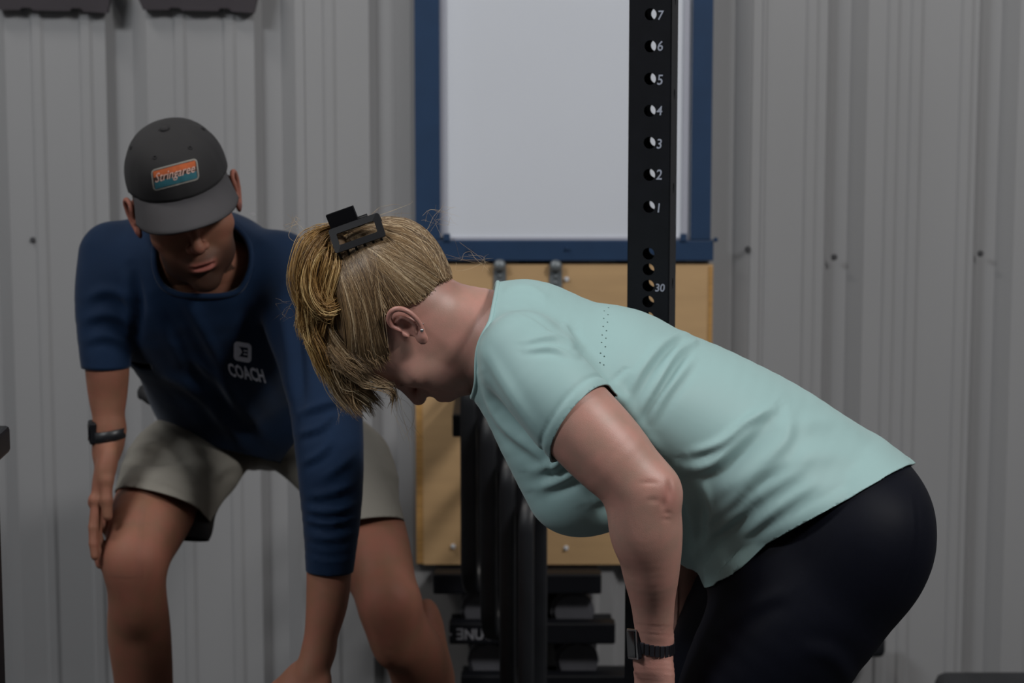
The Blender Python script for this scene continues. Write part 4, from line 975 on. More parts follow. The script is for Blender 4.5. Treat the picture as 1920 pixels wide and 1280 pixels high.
tb = strand_mesh('ponytail', np.array([c if len(c) == 22 else np.stack([np.interp(np.linspace(0, len(c) - 1, 22), np.arange(len(c)), c[:, a]) for a in range(3)], 1) for c in T_[0]]), T_[2], T_[1], M['hair_gold'], woman)
tb.parent = hb; tb.matrix_parent_inverse = Matrix.Identity(4)
# volume under the tail so that it is not see-through
pf = Field(); pf.chain([wpt(655, 450), wpt(612, 462), wpt(590, 505), wpt(592, 560), wpt(606, 600)], [S(20, YWo), S(36, YWo), S(42, YWo), S(40, YWo), S(22, YWo)], .02)
for sy in (-.035, .03): pf.chain([wpt(630, 462, sy), wpt(600, 500, sy), wpt(604, 560, sy), wpt(628, 615, sy)], [S(26, YWo), S(32, YWo), S(30, YWo), S(14, YWo)], .02)
a_, b_ = P(520, 680, 3.45), P(700, 400, 3.45); V, F = polygonise(pf, [((a_[0], 3.42, a_[2] - .03), (b_[0], 3.7, b_[2] + .03), .005)]); V = V + vnormals(V, F) * wob(V, 90, .003, 4)[:, None]
pb = finish('ponytail_core', V, F, M['hairbase'], woman); pb.parent = hb; pb.matrix_parent_inverse = Matrix.Identity(4)
# fringe hanging from the front hairline
B_ = ([], [], [])
for k in range(74):
    s_ = rg.uniform(0, 1); yy = rg.uniform(-.05, .05); x0 = 606 + 70 * s_; y0 = 640 + 52 * s_ + rg.normal(0, 8)
    e = rg.uniform(0, 1); ex = 655 + 36 * s_ + rg.normal(0, 12) + 14 * e; ey = 722 + 50 * e + rg.normal(0, 8)
    lock([(x0 - 8, y0 - 22, yy), (x0 + 2, y0 + 16, yy - .004), ((x0 + ex) / 2 - 8 + 6 * s_, (y0 + ey) / 2 + 14, yy), (ex, ey, yy * .8)], 14, .0026, .0012, np.clip(rg.normal(.62, .18), 0, 1), rad=(.0003, .0006), m=16, tip=1.3, coll=B_)
for k in range(16):
    lock([(640 + rg.normal(0, 12), 672, -.06), (690, 700 + rg.normal(0, 9), -.055), (735, 716 + rg.normal(0, 6), -.045), (742 + rg.normal(0, 4), 735 + rg.uniform(0, 30), -.03)], 5, .002, .001, .6, rad=(.0002, .0004), m=16, coll=B_)
for k in range(40):     # short fine hairs over the temple and behind the ear
    s_ = rg.uniform(0, 1); lock([(610 + 100 * s_, 650 - 30 * s_ + rg.normal(0, 8), -.070 + .01 * (1 - s_)), (640 + 80 * s_, 672 - 30 * s_, -.068), (672 + 60 * s_, 690 - 30 * s_ + rg.normal(0, 6), -.066)], 10, .003, .001, np.clip(rg.normal(.35, .15), 0, 1), rad=(.0002, .0004), m=16, coll=B_)
fo = strand_mesh('fringe', np.array(B_[0]), B_[2], B_[1], M['hair'], woman); fo.parent = hb; fo.matrix_parent_inverse = Matrix.Identity(4)
W_ = ([], [], [])
for k in range(60):     # flyaways
    x0, y0, x1, y1 = [(560, 430, 545, 410), (700, 410, 760, 395), (800, 420, 850, 410), (860, 480, 920, 500), (555, 560, 530, 590), (620, 690, 640, 780), (740, 725, 775, 840)][k % 7]
    lock([(x0 + rg.normal(0, 14), y0 + rg.normal(0, 14), rg.uniform(-.05, .05)), ((x0 + x1) / 2 + rg.normal(0, 12), (y0 + y1) / 2 + rg.normal(0, 12), rg.uniform(-.05, .05)), (x1 + rg.normal(0, 12), y1 + rg.normal(0, 12), rg.uniform(-.05, .05))], 1, .001, .001, .7, rad=(.0001, .00018), m=16, coll=W_)
fl = strand_mesh('stray_hairs', np.array(W_[0]), W_[2], W_[1], M['hair'], woman); fl.parent = hb; fl.matrix_parent_inverse = Matrix.Identity(4)

# claw clip: two rectangular looped jaws hinged along the top
M['clip'] = mat('black_acetate', (0.005, 0.005, 0.007), 0.5, spec=.25)
cc = empty('claw_clip', (0, 0, 0)); cc.parent = hb; tag(cc, label='black rectangular claw clip')
C0 = wpt(671, 440); ux = P(718, 425, YWo) - P(625, 458, YWo); L0 = np.linalg.norm(ux); ux /= L0
def jaw(org, ux, uz, L, H, bw, th, nm):
    uy = np.cross(ux, uz); o_ = rrect(L, H, .004, 3); i_ = rrect(L - 2 * bw, H - 2 * bw, .002, 3); n = len(o_); V = []; F = []
    for yy in (-th / 2, th / 2):
        for q in o_ + i_: V.append(org + ux * q[0] + uz * q[1] + uy * yy + uy * (-.10 * q[0] * q[0] / L))
    for k in range(n):
        j = (k + 1) % n; F += [(k, j, n + j, n + k), (2 * n + k, 3 * n + k, 3 * n + j, 2 * n + j), (k, 2 * n + k, 2 * n + j, j), (n + k, n + j, 3 * n + j, 3 * n + k)]
    o = mesh_obj(nm, V, F, M['clip'], None); bm = bmesh.new(); bm.from_mesh(o.data); bmesh.ops.recalc_face_normals(bm, faces=bm.faces); bm.to_mesh(o.data); bm.free(); o.parent = cc; return o
up = np.array([-.30, 0, .95]); up -= ux * (up @ ux); up /= np.linalg.norm(up); nr = np.cross(ux, up); nr = nr if nr[1] < 0 else -nr
near_up = up * .80 + nr * -.60; near_up /= np.linalg.norm(near_up); far_up = up * .8 - nr * -.6; far_up /= np.linalg.norm(far_up)
base = wpt(673, 432) + nr * .064
jaw(base + np.array([0.001, 0, .003]), ux, up * .92 - nr * .38, L0 * 1.0, .038, .0100, .0035, 'jaw')
jaw(base - nr * .040, ux, up * .92 + nr * .38, L0, .034, .0085, .003, 'jaw')
lev = base + up * .023 - nr * .018 - ux * (.011)
V = []; 
for (a, b, c) in ((-.022, -.010, -.002), (.020, -.010, -.002), (.020, .018, -.010), (-.022, .018, -.010)):
    for t in (-.0015, .0015): V.append(lev + ux * a + up * b - nr * c + nr * t)
lv = mesh_obj('thumb_lever', V, [(0, 2, 4, 6), (1, 7, 5, 3), (0, 1, 3, 2), (2, 3, 5, 4), (4, 5, 7, 6), (6, 7, 1, 0)], M['clip'], None); lv.parent = cc
V2 = [v - nr * .012 for v in V]; lv = mesh_obj('thumb_lever', V2, [(0, 2, 4, 6), (1, 7, 5, 3), (0, 1, 3, 2), (2, 3, 5, 4), (4, 5, 7, 6), (6, 7, 1, 0)], M['clip'], None); lv.parent = cc
tbv = tube_obj('hinge', np.array([base + up * .020 - nr * .02 - ux * L0 * .3, base + up * .020 - nr * .02 + ux * L0 * .3]), .003, M['clip'], None); tbv.parent = cc
for k in range(6):
    r0 = base - up * .014 + ux * (L0 * (-.42 + .168 * k)); t_ = tube_obj('tooth', np.array([r0, r0 - up * .010 - nr * .006, r0 - up * .018 - nr * .016]), [.0022, .0018, .0010], M['clip'], None, 6); t_.parent = cc
# earrings
bb = bvh_of(body)
for (x, y, r, mt, nm) in ((791, 619, .0030, 'chrome', 'stud_earring'), (793, 607, .0012, 'chrome', 'small_stud')):
    d_ = Vector(P(x, y, YWo) - CAM).normalized(); hit = bb.ray_cast(Vector(CAM), d_)
    if hit[0]:
        bm = bmesh.new(); bmesh.ops.create_uvsphere(bm, u_segments=12, v_segments=8, radius=r); bmesh.ops.translate(bm, vec=hit[0] - d_ * r * .5, verts=bm.verts); keep(bm_obj(nm, bm, M[mt], None, True), woman)
# ------------------------------------------------------------------ the coach
YC = 4.2
coach = empty('person', (float(P(430, 900, YC)[0]), YC, 0)); tag(coach, 'man in cap, navy pullover and grey shorts crouching beside the woman', 'person')
M['cskin'] = skin_mat('tanned_skin', s2l((134, 94, 74)), s2l((140, 90, 74)), s2l((48, 32, 24)), .6, .25)
M['navy'] = mat('navy_knit', s2l((13, 35, 62)), 0.8, var=0.10, vscale=12, bump=0.15, bscale=1500, sheen=0.12, spec=0.2)
M['shorts'] = mat('grey_woven_shorts', s2l((122, 118, 110)), 0.75, var=0.05, vscale=10, bump=0.12, bscale=1200)
M['liner'] = mat('black_liner', (0.008, 0.008, 0.010), 0.7)
M['print'] = mat('shirt_print', s2l((222, 226, 242)), 0.7, var=0.05, vscale=100)
cO = P(347, 383, 4.13); cR = frame((.24, -.92, -.31), (-.19, -.3, .95)); cs = 1.06
def cp(px, py, y): return P(px, py, y)
def Cr(r, y=YC): return S(r, y)
# pullover
nf = Field()
tw = [(352, 470, 4.24, 84, .060), (352, 510, 4.26, 188, .105), (368, 560, 4.30, 195, .128), (408, 660, 4.40, 166, .130), (440, 750, 4.52, 165, .122), (468, 810, 4.60, 150, .120)]
nf.echain([cp(a, b, c) for a, b, c, _, _ in tw], [Cr(q[3]) * 1.0 for q in tw], [q[4] for q in tw], (1, 0, -.05), .03, 0, 4)
nf.ell(cp(352, 470, 4.33), (Cr(150), .10, .075), None, .06)                    # upper back behind the head
nf.ell(cp(470, 790, 4.50), (Cr(96), .085, .085), None, .06)                     # cloth hanging at the belly
ra = [(212, 478, 4.27, 66), (200, 560, 4.24, 58), (199, 640, 4.22, 49), (200, 700, 4.21, 43), (200, 735, 4.21, 40)]
nf.chain([cp(a, b, c) for a, b, c, _ in ra], [Cr(q[3]) for q in ra], .018)
la = [(528, 500, 4.24, 66), (570, 600, 4.16, 70), (606, 720, 4.07, 66), (620, 850, 4.00, 60), (622, 960, 3.97, 54), (619, 1050, 3.95, 46), (617, 1095, 3.95, 43)]
nf.chain([cp(a, b, c) for a, b, c, _ in la], [Cr(q[3]) for q in la], .035)
a_, b_ = P(100, 1120, YC), P(720, 320, YC)
V, F = polygonise(nf, [((a_[0], 3.82, a_[2] - .02), (b_[0], 4.78, b_[2] + .05), .0058)])
V = relax(V, F, 2); V = V + vnormals(V, F) * (wob(V, 12, .0025, 11) + wob(V, 30, .0008, 12))[:, None]
CF = [([(560, 775), (600, 760), (650, 745)], .005, 8), ([(555, 815), (600, 800), (625, 770)], .004, 7), ([(565, 870), (600, 850), (620, 825)], .004, 7), ([(600, 900), (630, 880), (668, 850)], .003, 8),
      ([(575, 930), (620, 925), (668, 905)], .004, 7), ([(572, 955), (620, 960), (672, 945)], .0055, 6), ([(572, 975), (620, 982), (670, 968)], .005, 5), ([(575, 1005), (620, 1010), (668, 1000)], .003, 6),
      ([(320, 520), (370, 600), (420, 700), (450, 790)], .0045, 12), ([(300, 560), (350, 660), (400, 760)], -.004, 12), ([(545, 560), (560, 660), (565, 760)], -.007, 11),
      ([(160, 560), (200, 545), (245, 560)], .004, 10), ([(155, 600), (200, 590), (250, 610)], .004, 9), ([(250, 500), (262, 570), (255, 640)], -.007, 10), ([(158, 640), (200, 630), (245, 650)], .003, 8),
      ([(300, 700), (380, 740), (450, 830)], .006, 13), ([(340, 660), (420, 720), (500, 820)], .005, 13), ([(470, 560), (500, 650), (540, 740)], .004, 14), ([(572, 1036), (620, 1044), (668, 1036)], -.0022, 4)]
V = folds(V, F, [(a, b * 1.4, c) for a, b, c in CF])
pull = finish('pullover', V, F, M['navy'], coach); tag(pull, label='navy pullover with pushed up sleeves and a white chest print')
cR0 = cp(352, 420, 4.20)
neck_o = P(388, 556, 4.16); nk_n = np.array([.10, -.55, .45]); nk_n /= np.linalg.norm(nk_n)
cut(pull, tuple(cp(378, 552, 4.155)), np.array([.08, -.72, .69]), tuple(cp(380, 486, 4.18)), .084)
rim(pull, cp(366, 480, 4.19), .14, .0055, 'collar', M['navy'], coach)
cut(pull, tuple(cp(200, 688, 4.21)), (0, 0, -1), tuple(cp(200, 710, 4.21)), .085, lambda c: c[:, 0] < cp(262, 0, 4.21)[0])
cut(pull, tuple(cp(618, 1068, 3.95)), (-.03, 0, -1), tuple(cp(618, 1090, 3.95)), .10)
hn = np.array([.55, -.20, -.95]) * np.array([-.45, 1, 1]); hn /= np.linalg.norm(hn)
cut(pull, tuple(cp(450, 848, 4.52)), hn, tuple(cp(450, 850, 4.56)), .30, lambda c: (c[:, 0] < cp(545, 0, 4.1)[0]) | (c[:, 1] > 4.2))
solid(pull, .003)
# shorts
hf2 = Field()
kn_r, kn_l = cp(253, 1052, 4.16), cp(730, 1128, 4.16)
hp_r, hp_l = cp(390, 815, 4.60), cp(588, 815, 4.60)
hf2.echain([cp(490, 700, 4.62), cp(490, 770, 4.64)], [Cr(160), Cr(165)], [.11, .105], (1, 0, 0), .05, 0)
hf2.ell(cp(488, 800, 4.66), (Cr(135), .11, Cr(88)), None, .03)
hf2.chain([cp(385, 820, 4.58), cp(325, 872, 4.42), cp(298, 945, 4.28), cp(280, 1005, 4.20)], [Cr(78), Cr(92), Cr(92), Cr(92)], .03)
hf2.chain([cp(590, 820, 4.58), cp(655, 872, 4.42), cp(674, 960, 4.30), cp(688, 1020, 4.24)], [Cr(78), Cr(88), Cr(82), Cr(82)], .03)
hf2.chain([cp(440, 832, 4.56), cp(388, 890, 4.42), cp(352, 950, 4.34), cp(340, 1000, 4.30)], [Cr(52), Cr(56), Cr(52), Cr(50)], .04)
hf2.chain([cp(532, 832, 4.56), cp(600, 882, 4.46), cp(640, 950, 4.38), cp(650, 1000, 4.34)], [Cr(52), Cr(56), Cr(52), Cr(50)], .04)
a_, b_ = P(150, 1100, YC), P(820, 700, YC)
V, F = polygonise(hf2, [((a_[0], 4.0, a_[2] - .05), (b_[0], 4.95, b_[2] + .03), .0065)])
V = relax(V, F, 2); V = V + vnormals(V, F) * (wob(V, 14, .003, 21) + wob(V, 34, .001, 22))[:, None]
V = folds(V, F, [([(225, 850), (270, 838), (330, 850)], .005, 8), ([(222, 880), (260, 850), (300, 835)], .0045, 7), ([(240, 862), (300, 868), (350, 862)], -.004, 6), ([(265, 895), (320, 888), (360, 900)], .004, 8),
                 ([(330, 820), (380, 870), (420, 900)], .006, 10), ([(300, 790), (340, 830), (400, 850)], .005, 9), ([(700, 800), (720, 830), (745, 860)], .005, 8), ([(690, 850), (720, 880), (750, 900)], .004, 8), ([(480, 800), (486, 850), (488, 890)], -.004, 8),
                 ([(395, 905), (420, 880), (450, 870)], .004, 8), ([(216, 915), (290, 897), (385, 945)], -.0016, 4)])
sh = finish('shorts', V, F, M['shorts'], coach); tag(sh, label='light grey woven shorts')
ax_r = kn_r - hp_r; ax_r /= np.linalg.norm(ax_r)
h1 = cp(215, 932, 4.25); 
nr1 = np.array([-.26, -.42, -.87]); nr1 /= np.linalg.norm(nr1)
cut(sh, tuple(cp(295, 925, 4.20)), nr1, tuple(cp(290, 1000, 4.25)), .17, lambda c: c[:, 0] < cp(470, 0, 4.3)[0])
nr2 = np.array([.16, -.38, -.9]); nr2 /= np.linalg.norm(nr2)
cut(sh, tuple(cp(690, 972, 4.20)), nr2, tuple(cp(690, 1040, 4.25)), .17, lambda c: c[:, 0] > cp(520, 0, 4.3)[0])
cut(sh, tuple(cp(490, 745, 4.6)), (0, 0, 1)); solid(sh, .0025)
# black inner liner showing below the hem on the inner thigh
lf2 = Field(); lf2.chain([cp(372, 905, 4.44), cp(352, 950, 4.36), cp(345, 985, 4.33)], [Cr(60), Cr(58), Cr(58)], .01)
V, F = polygonise(lf2, [(cp(240, 1100, 4.1) * [1, 0, 1] + [0, 4.15, 0], cp(480, 800, 4.1) * [1, 0, 1] + [0, 4.65, 0], .008)])
ln = finish('short_liner', V, F, M['liner'], coach); cut(ln, tuple(cp(370, 1012, 4.33)), (-.08, -.35, -1)); tag(ln, label='black liner below the hem')
# drawn-up pocket edge and drawcord at the waist
tb_ = tube_obj('waistband', np.array([cp(265, 742, 4.55), cp(272, 735, 4.52), cp(285, 745, 4.50), cp(300, 760, 4.50)]), [.008, .016, .016, .008], M['liner'], None, 10); keep(tb_, coach)
# body
cf = Field()
head_prims(cf, cO, cR, cs, 'm', 0, ear_tilt=.15, mouth_open=.0024)
cf.ell(cO + cR @ np.array([0, .045, -.075]) * cs, np.array([.054, .048, .036]), cR, .02)
neck0 = cO + cR @ np.array([0, -.01, -.07]) * cs
cf.chain([neck0, (neck0 + cp(352, 500, 4.26)) / 2, cp(352, 505, 4.27)], [.060, .062, .068], .03)
cf.echain([cp(a, b, c) for a, b, c, _, _ in tw[1:4]], [Cr(q[3]) - .04 for q in tw[1:4]], [q[4] - .035 for q in tw[1:4]], (1, 0, -.05), .03, 0, 3)
rarm = [(212, 480, 4.27, 50), (200, 560, 4.24, 46), (199, 640, 4.215, 42), (201, 690, 4.21, 42), (202, 740, 4.21, 37), (203, 790, 4.20, 28), (203, 830, 4.195, 24)]
cf.chain([cp(a, b, c) for a, b, c, _ in rarm], [Cr(q[3]) for q in rarm], .02, 1)
W1 = cp(203, 832, 4.195); hdv = cp(178, 960, 4.17) - W1
hand_prims(cf, W1 + hdv * -.02, hdv, (1, .12, .0), 1.10, 1, curl=(.12, .18, .22, .3), spread=.05, thumb=1, tcurl=.15, thumb_out=.25)
larm = [(530, 505, 4.24, 52), (572, 610, 4.16, 54), (606, 720, 4.07, 50), (618, 850, 4.00, 44), (617, 960, 3.97, 43), (617, 1065, 3.95, 43), (613, 1130, 3.935, 40), (602, 1190, 3.92, 32), (592, 1238, 3.91, 26)]
cf.chain([cp(a, b, c) for a, b, c, _ in larm], [Cr(q[3], 4.0) for q in larm], .02, 2)
W2 = cp(590, 1243, 3.91); hd2 = cp(548, 1345, 3.86) - W2
hand_prims(cf, W2, hd2, (.35, .8, .1), 1.08, 2, curl=(.5, .5, .55, .6), spread=.07, thumb=-1, tcurl=.3)
for (hp, kn, g, thp, cal) in ((hp_r, kn_r, 3, [cp(318, 900, 4.40), cp(280, 975, 4.24)], [(258, 1110, 4.175, 55), (262, 1180, 4.20, 60), (270, 1280, 4.24, 57), (283, 1400, 4.29, 44)]),
                            (hp_l, kn_l, 4, [cp(655, 910, 4.40), cp(690, 1010, 4.27)], [(752, 1185, 4.19, 58), (782, 1240, 4.23, 60), (800, 1320, 4.32, 58), (815, 1430, 4.36, 44)])):
    cf.chain([hp, thp[0], thp[1], kn], [Cr(66), Cr(80), Cr(78), Cr(57)], .02, g)
    cb_ = [cp(a, b, c) for a, b, c, _ in cal]; an = cb_[-1].copy(); an = np.array([cb_[-1][0] + (.01 if g == 3 else .02), cb_[-1][1] + .03, .09])
    cf.chain([kn] + cb_ + [an], [Cr(55)] + [Cr(q[3]) for q in cal] + [.033], .02, g)
    cf.ell(kn + np.array([0, -.018, .0]), (.038, .028, .044), None, .035, g)
    cf.ell(kn + np.array([0, -.010, -.062]), (.028, .032, .055), None, .04, g)
cf.ell(cp(800, 1225, 4.33), (Cr(40), .05, Cr(115)), None, .05, 4); cf.ell(cp(222, 1160, 4.26), (Cr(20), .04, Cr(70)), None, .03, 3)
cf.echain([cp(490, 720, 4.62), cp(490, 775, 4.64)], [Cr(135), Cr(135)], [.085, .085], (1, 0, 0), .03, 3)
X = lambda px, y=YC: float(P(px, 0, y)[0]); Z = lambda py, y=YC: float(P(0, py, y)[2])
V, F = polygonise(cf, [((X(90), 3.7, .05), (X(900), 4.85, 1.62), .0115),
    ((X(170), 4.05, Z(1310)), (X(420), 4.40, Z(880)), .0065), ((X(610), 4.08, Z(1310)), (X(870), 4.45, Z(920)), .0065),
    ((X(505), 3.80, Z(1400, 3.9)), (X(680), 4.02, Z(1040, 3.9)), .0042), ((X(140), 4.08, Z(1060)), (X(258), 4.27, Z(670)), .0033), ((cO[0] - .13, cO[1] - .17, cO[2] - .17), (cO[0] + .13, cO[1] + .1, cO[2] + .10), .0024)])
V = relax(V, F, 1, .4); far_ = (np.linalg.norm(V - cO, axis=1) > .24)[:, None] & (V[:, 2:3] > .0); V = np.where(far_ & (V[:, 0:1] > X(258)), relax(V, F, 5), V); ti = head_tint(V, cO, cR, cs, stubble=True)
px_, py_ = proj(V)
for kn in (kn_r, kn_l):
    r = np.linalg.norm(V - (kn + np.array([0, -.04, -.01])), axis=1); ti[:, 1] = np.maximum(ti[:, 1], np.exp(-(r / .045) ** 2) * .16)
cbody = finish('body', V, F, M['cskin'], coach, ti)
for kn, dx in ((kn_r, -.25), (kn_l, .35)):
    q = cp(283, 1400, 4.29) if dx < 0 else cp(815, 1430, 4.36); shoe(q[0] + .01, q[1] - .02, (dx, -1), coach, .30)
# chest print, laid on the cloth
cb2 = bvh_of(pull)
def plane_px(x0, y0, x1, y1, x2, y2, y): # origin, unit-x vector and unit-y vector from three sighted points
    o = P(x0, y0, y); return o, P(x1, y1, y) - o, P(x2, y2, y) - o
def lay(name, V2, F2, o, u, v, bv, m, parent, lift=.0012):
    out = []
    for q in V2:
        p = o + u * q[0] + v * q[1]; d_ = Vector(p - CAM).normalized(); hit = bv.ray_cast(Vector(CAM), d_)
        out.append(tuple(hit[0] + hit[1].normalized() * lift * (1 if hit[1].dot(d_) < 0 else -1)) if hit[0] else tuple(p))
    ob = mesh_obj(name, out, F2, m, None); keep(ob, parent); return ob
def subdiv_poly(loop_, n=1):
    bm = bmesh.new(); f = bm.faces.new([bm.verts.new((q[0], q[1], 0)) for q in loop_]); r = bmesh.ops.triangulate(bm, faces=[f])
    bmesh.ops.subdivide_edges(bm, edges=bm.edges, cuts=n, use_grid_fill=True); bmesh.ops.triangulate(bm, faces=bm.faces)
    V = np.array([v.co[:2] for v in bm.verts]); bm.verts.index_update(); F = [tuple(v.index for v in f.verts) for f in bm.faces]; bm.free(); return V, F
# emblem: rounded square ring with an E-and-flag mark knocked out
o_, u_, v_ = plane_px(454.5, 659, 471.5, 662, 455, 641.5, 4.2)
def ringmesh(outer, inner):
    n = len(outer); V = list(outer) + list(inner); F = [(k, (k + 1) % n, n + (k + 1) % n, n + k) for k in range(n)]; return np.array(V), F
lay('emblem', *ringmesh(rrect(1.9, 2.06, .42, 4), rrect(1.14, 1.06, .03, 4)), o_, u_, v_, cb2, M['print'], coach)
for poly in ([(-.57, .53), (-.57, -.53), (-.02, -.30), (-.42, -.30), (-.10, .02), (-.42, .32), (-.05, .32)][::1],):
    pass
lay('emblem_stroke', np.array([(-.58, .54), (-.58, -.54), (-.34, -.48), (-.06, 0), (-.36, .48)]), [(0, 1, 2, 3, 4)], o_, u_, v_, cb2, M['print'], coach)
lay('emblem_stroke', np.array([(.10, .24), (.10, .10), (.5, .10), (.5, .24)]), [(0, 1, 2, 3)], o_, u_, v_, cb2, M['print'], coach)
lay('emblem_stroke', np.array([(.10, -.12), (.10, -.26), (.5, -.26), (.5, -.12)]), [(0, 1, 2, 3)], o_, u_, v_, cb2, M['print'], coach)
Vt, Ft = text_mesh('COACH', 1.0, bold=.028, res=2); Vt = Vt[:, :2]; Vt[:, 0] = Vt[:, 0] / (np.ptp(Vt[:, 0]) / 2); Vt[:, 1] = (Vt[:, 1] - Vt[:, 1].mean()) / (np.ptp(Vt[:, 1]) / 2)
o_, u_, v_ = plane_px(461.5, 698.5, 495, 705, 458, 685.5, 4.2)
lay('chest_lettering', Vt, Ft, o_, u_, v_, cb2, M['print'], coach)
lay('shoulder_mark', np.array([(-1, .2), (0, -.5), (1, .3), (.1, .6)]), [(0, 1, 2, 3)], *plane_px(474, 401, 481, 403, 474, 397, 4.2), cb2, M['bright'], coach)
# sports watch
sw = empty('sports_watch', W1); keep(sw, coach); sw.location = Vector(W1); sw.matrix_parent_inverse = Matrix.Translation(-Vector(coach.location)); tag(sw, label='black sports watch on the forearm')
pc = cp(203, 814, 4.197); axw = np.array([0.02, 0, 1]); ring = []
for i in range(32): a = 2 * PI * i / 32; ring.append(pc + np.array([math.cos(a) * Cr(31), math.sin(a) * Cr(31), .004 * math.cos(a)]))
V = []; F = []
for i in range(32):
    r0 = ring[i] - pc; r0 /= np.linalg.norm(r0)
    for (dr, dz) in ((0, -.010), (.0025, -.009), (.0025, .009), (0, .010)): V.append(ring[i] + r0 * dr + np.array([0, 0, dz]))
for i in range(32):
    for k in range(4): j = (i + 1) % 32; F.append((i * 4 + k, j * 4 + k, j * 4 + (k + 1) % 4, i * 4 + (k + 1) % 4))
o = mesh_obj('strap', V, F, M['rubber'], None, True); o.parent = sw; o.matrix_parent_inverse = Matrix.Translation(-Vector(W1))
bm = bmesh.new(); box(bm, (0, 0, 0), (.013, .036, .040), .004); bmesh.ops.rotate(bm, cent=(0, 0, 0), matrix=Matrix.Rotation(.25, 3, 'Z'), verts=bm.verts); bmesh.ops.translate(bm, vec=cp(173, 810, 4.19), verts=bm.verts)
o = bm_obj('case', bm, M['black'], None); o.parent = sw; o.matrix_parent_inverse = Matrix.Translation(-Vector(W1))
bm = bmesh.new(); cyl(bm, (0, 0, 0), (-.002, 0, 0), .015, .015, 24); bmesh.ops.rotate(bm, cent=(0, 0, 0), matrix=Matrix.Rotation(.25, 3, 'Z'), verts=bm.verts); bmesh.ops.translate(bm, vec=cp(166, 810, 4.185), verts=bm.verts)
o = bm_obj('screen', bm, M['glass'], None); o.parent = sw; o.matrix_parent_inverse = Matrix.Translation(-Vector(W1))

# cap: crown, button, eyelets, brim, patch
M['cap'] = mat('charcoal_twill', s2l((37, 36, 38)), 0.85, var=0.06, vscale=30, bump=0.25, bscale=1200)
M['capbrim'] = mat('charcoal_brim', s2l((64, 62, 65)), 0.85, var=0.05, vscale=30, bump=0.2, bscale=1200)
capo = empty('cap', cO); keep(capo, coach); capo.location = Vector(cO); capo.matrix_parent_inverse = Matrix.Translation(-Vector(coach.location)); tag(capo, label='charcoal baseball cap with an orange and teal patch')
def kc(o): o.parent = capo; o.matrix_parent_inverse = Matrix.Translation(-Vector(cO)); return o
cT = lambda p: cO + cR @ (np.array(p, float) * cs)
def crown(th, ph, lift=0.0):
    """th 0 front .. around, ph 0 rim .. 90 top, in head space"""
    c, s = math.cos(ph), math.sin(ph); fx = math.sin(th); fy = math.cos(th); front = max(0, fy)
    rx = .0835 + lift; ry = .108 + lift; H = .082 + lift
    rr_ = c ** (.62 + .10 * front)
    seam = 1 - .012 * math.exp(-((math.fmod(abs(th) + 1e-6, PI / 3) - 0) / .03) ** 2) * (s < .98)
    x = rx * fx * rr_ * seam; y = ry * fy * rr_ * seam - .012 + .012 * front * s * c; z = .050 + .010 * -fy * 0 + H * s ** .96 - (.006 * (1 - fy) if False else 0) - .014 * (1 - front) * (1 - s) * (fy < 0)
    return cT((x, y, z))
NT, NPH = 72, 20; V = []; F = []
for j in range(NPH + 1):
    for i in range(NT): V.append(crown(-PI + 2 * PI * i / NT, (PI / 2) * j / NPH * .999))
for j in range(NPH):
    for i in range(NT): k = (i + 1) % NT; F.append((j * NT + i, j * NT + k, (j + 1) * NT + k, (j + 1) * NT + i))
co_ = mesh_obj('crown', V, F, M['cap'], None, True); kc(co_); solid(co_, .002, 1)
crv = BVHTree.FromPolygons([Vector(v) for v in V], F)
bm = bmesh.new(); bmesh.ops.create_uvsphere(bm, u_segments=16, v_segments=8, radius=.0085); bmesh.ops.scale(bm, vec=(1, 1, .55), verts=bm.verts); bmesh.ops.transform(bm, matrix=Matrix(cR.tolist()).to_4x4(), verts=bm.verts); bmesh.ops.translate(bm, vec=crown(0, PI / 2 - .01, .001), verts=bm.verts); kc(bm_obj('button', bm, M['cap'], None, True))
for th in (-.55, .50, -1.5, 1.5):
    p = crown(th, .95, .0004); n_ = (p - crown(th, .95, -.004)); n_ /= np.linalg.norm(n_); t1 = np.cross(n_, [0, 0, 1.0]); t1 /= np.linalg.norm(t1); t2 = np.cross(n_, t1)
    kc(tube_obj('eyelet', np.array([p + (t1 * math.cos(a) + t2 * math.sin(a)) * .0030 for a in np.linspace(0, 2 * PI, 14, endpoint=False)]), .0011, M['liner'], None, 6, True))
# brim: curved bill, arched across
V = []; NB, NA = 10, 32
for t_ in (0, 1):
    for j in range(NB + 1):
        r = -.06 + 1.06 * j / NB
        for i in range(NA + 1):
            a = -1.18 + 2.36 * i / NA; x0 = .083 * math.sin(a) * 1.0; y0 = .108 * math.cos(a) - .012
            bx = x0 * (1 + .10 * r); ext = .062 * max(0.0, math.cos(a * 1.16)) ** .42
            by = y0 + ext * r; bz = .0515 - .008 * r - .32 * (x0 / .08) ** 2 * (.004 + .060 * max(0, r) ** .8) - .26 * ext * max(0, r) - t_ * .003
            V.append(cT((bx, by, bz)))
F = []; W_ = NA + 1; T1 = (NB + 1) * W_
for j in range(NB):
    for i in range(NA): a = j * W_ + i; F += [(a, a + 1, a + W_ + 1, a + W_), (T1 + a, T1 + a + W_, T1 + a + W_ + 1, T1 + a + 1)]
for i in range(NA): a = NB * W_ + i; F.append((a, a + 1, T1 + a + 1, T1 + a))
for j in range(NB): a = j * W_; F.append((a, a + W_, T1 + a + W_, T1 + a)); a += NA; F.append((a, T1 + a, T1 + a + W_, a + W_))
br_ = mesh_obj('brim', V, F, M['capbrim'], None, True); kc(br_)
bm = bmesh.new(); bm.from_mesh(br_.data); bmesh.ops.recalc_face_normals(bm, faces=bm.faces); bm.to_mesh(br_.data); bm.free()
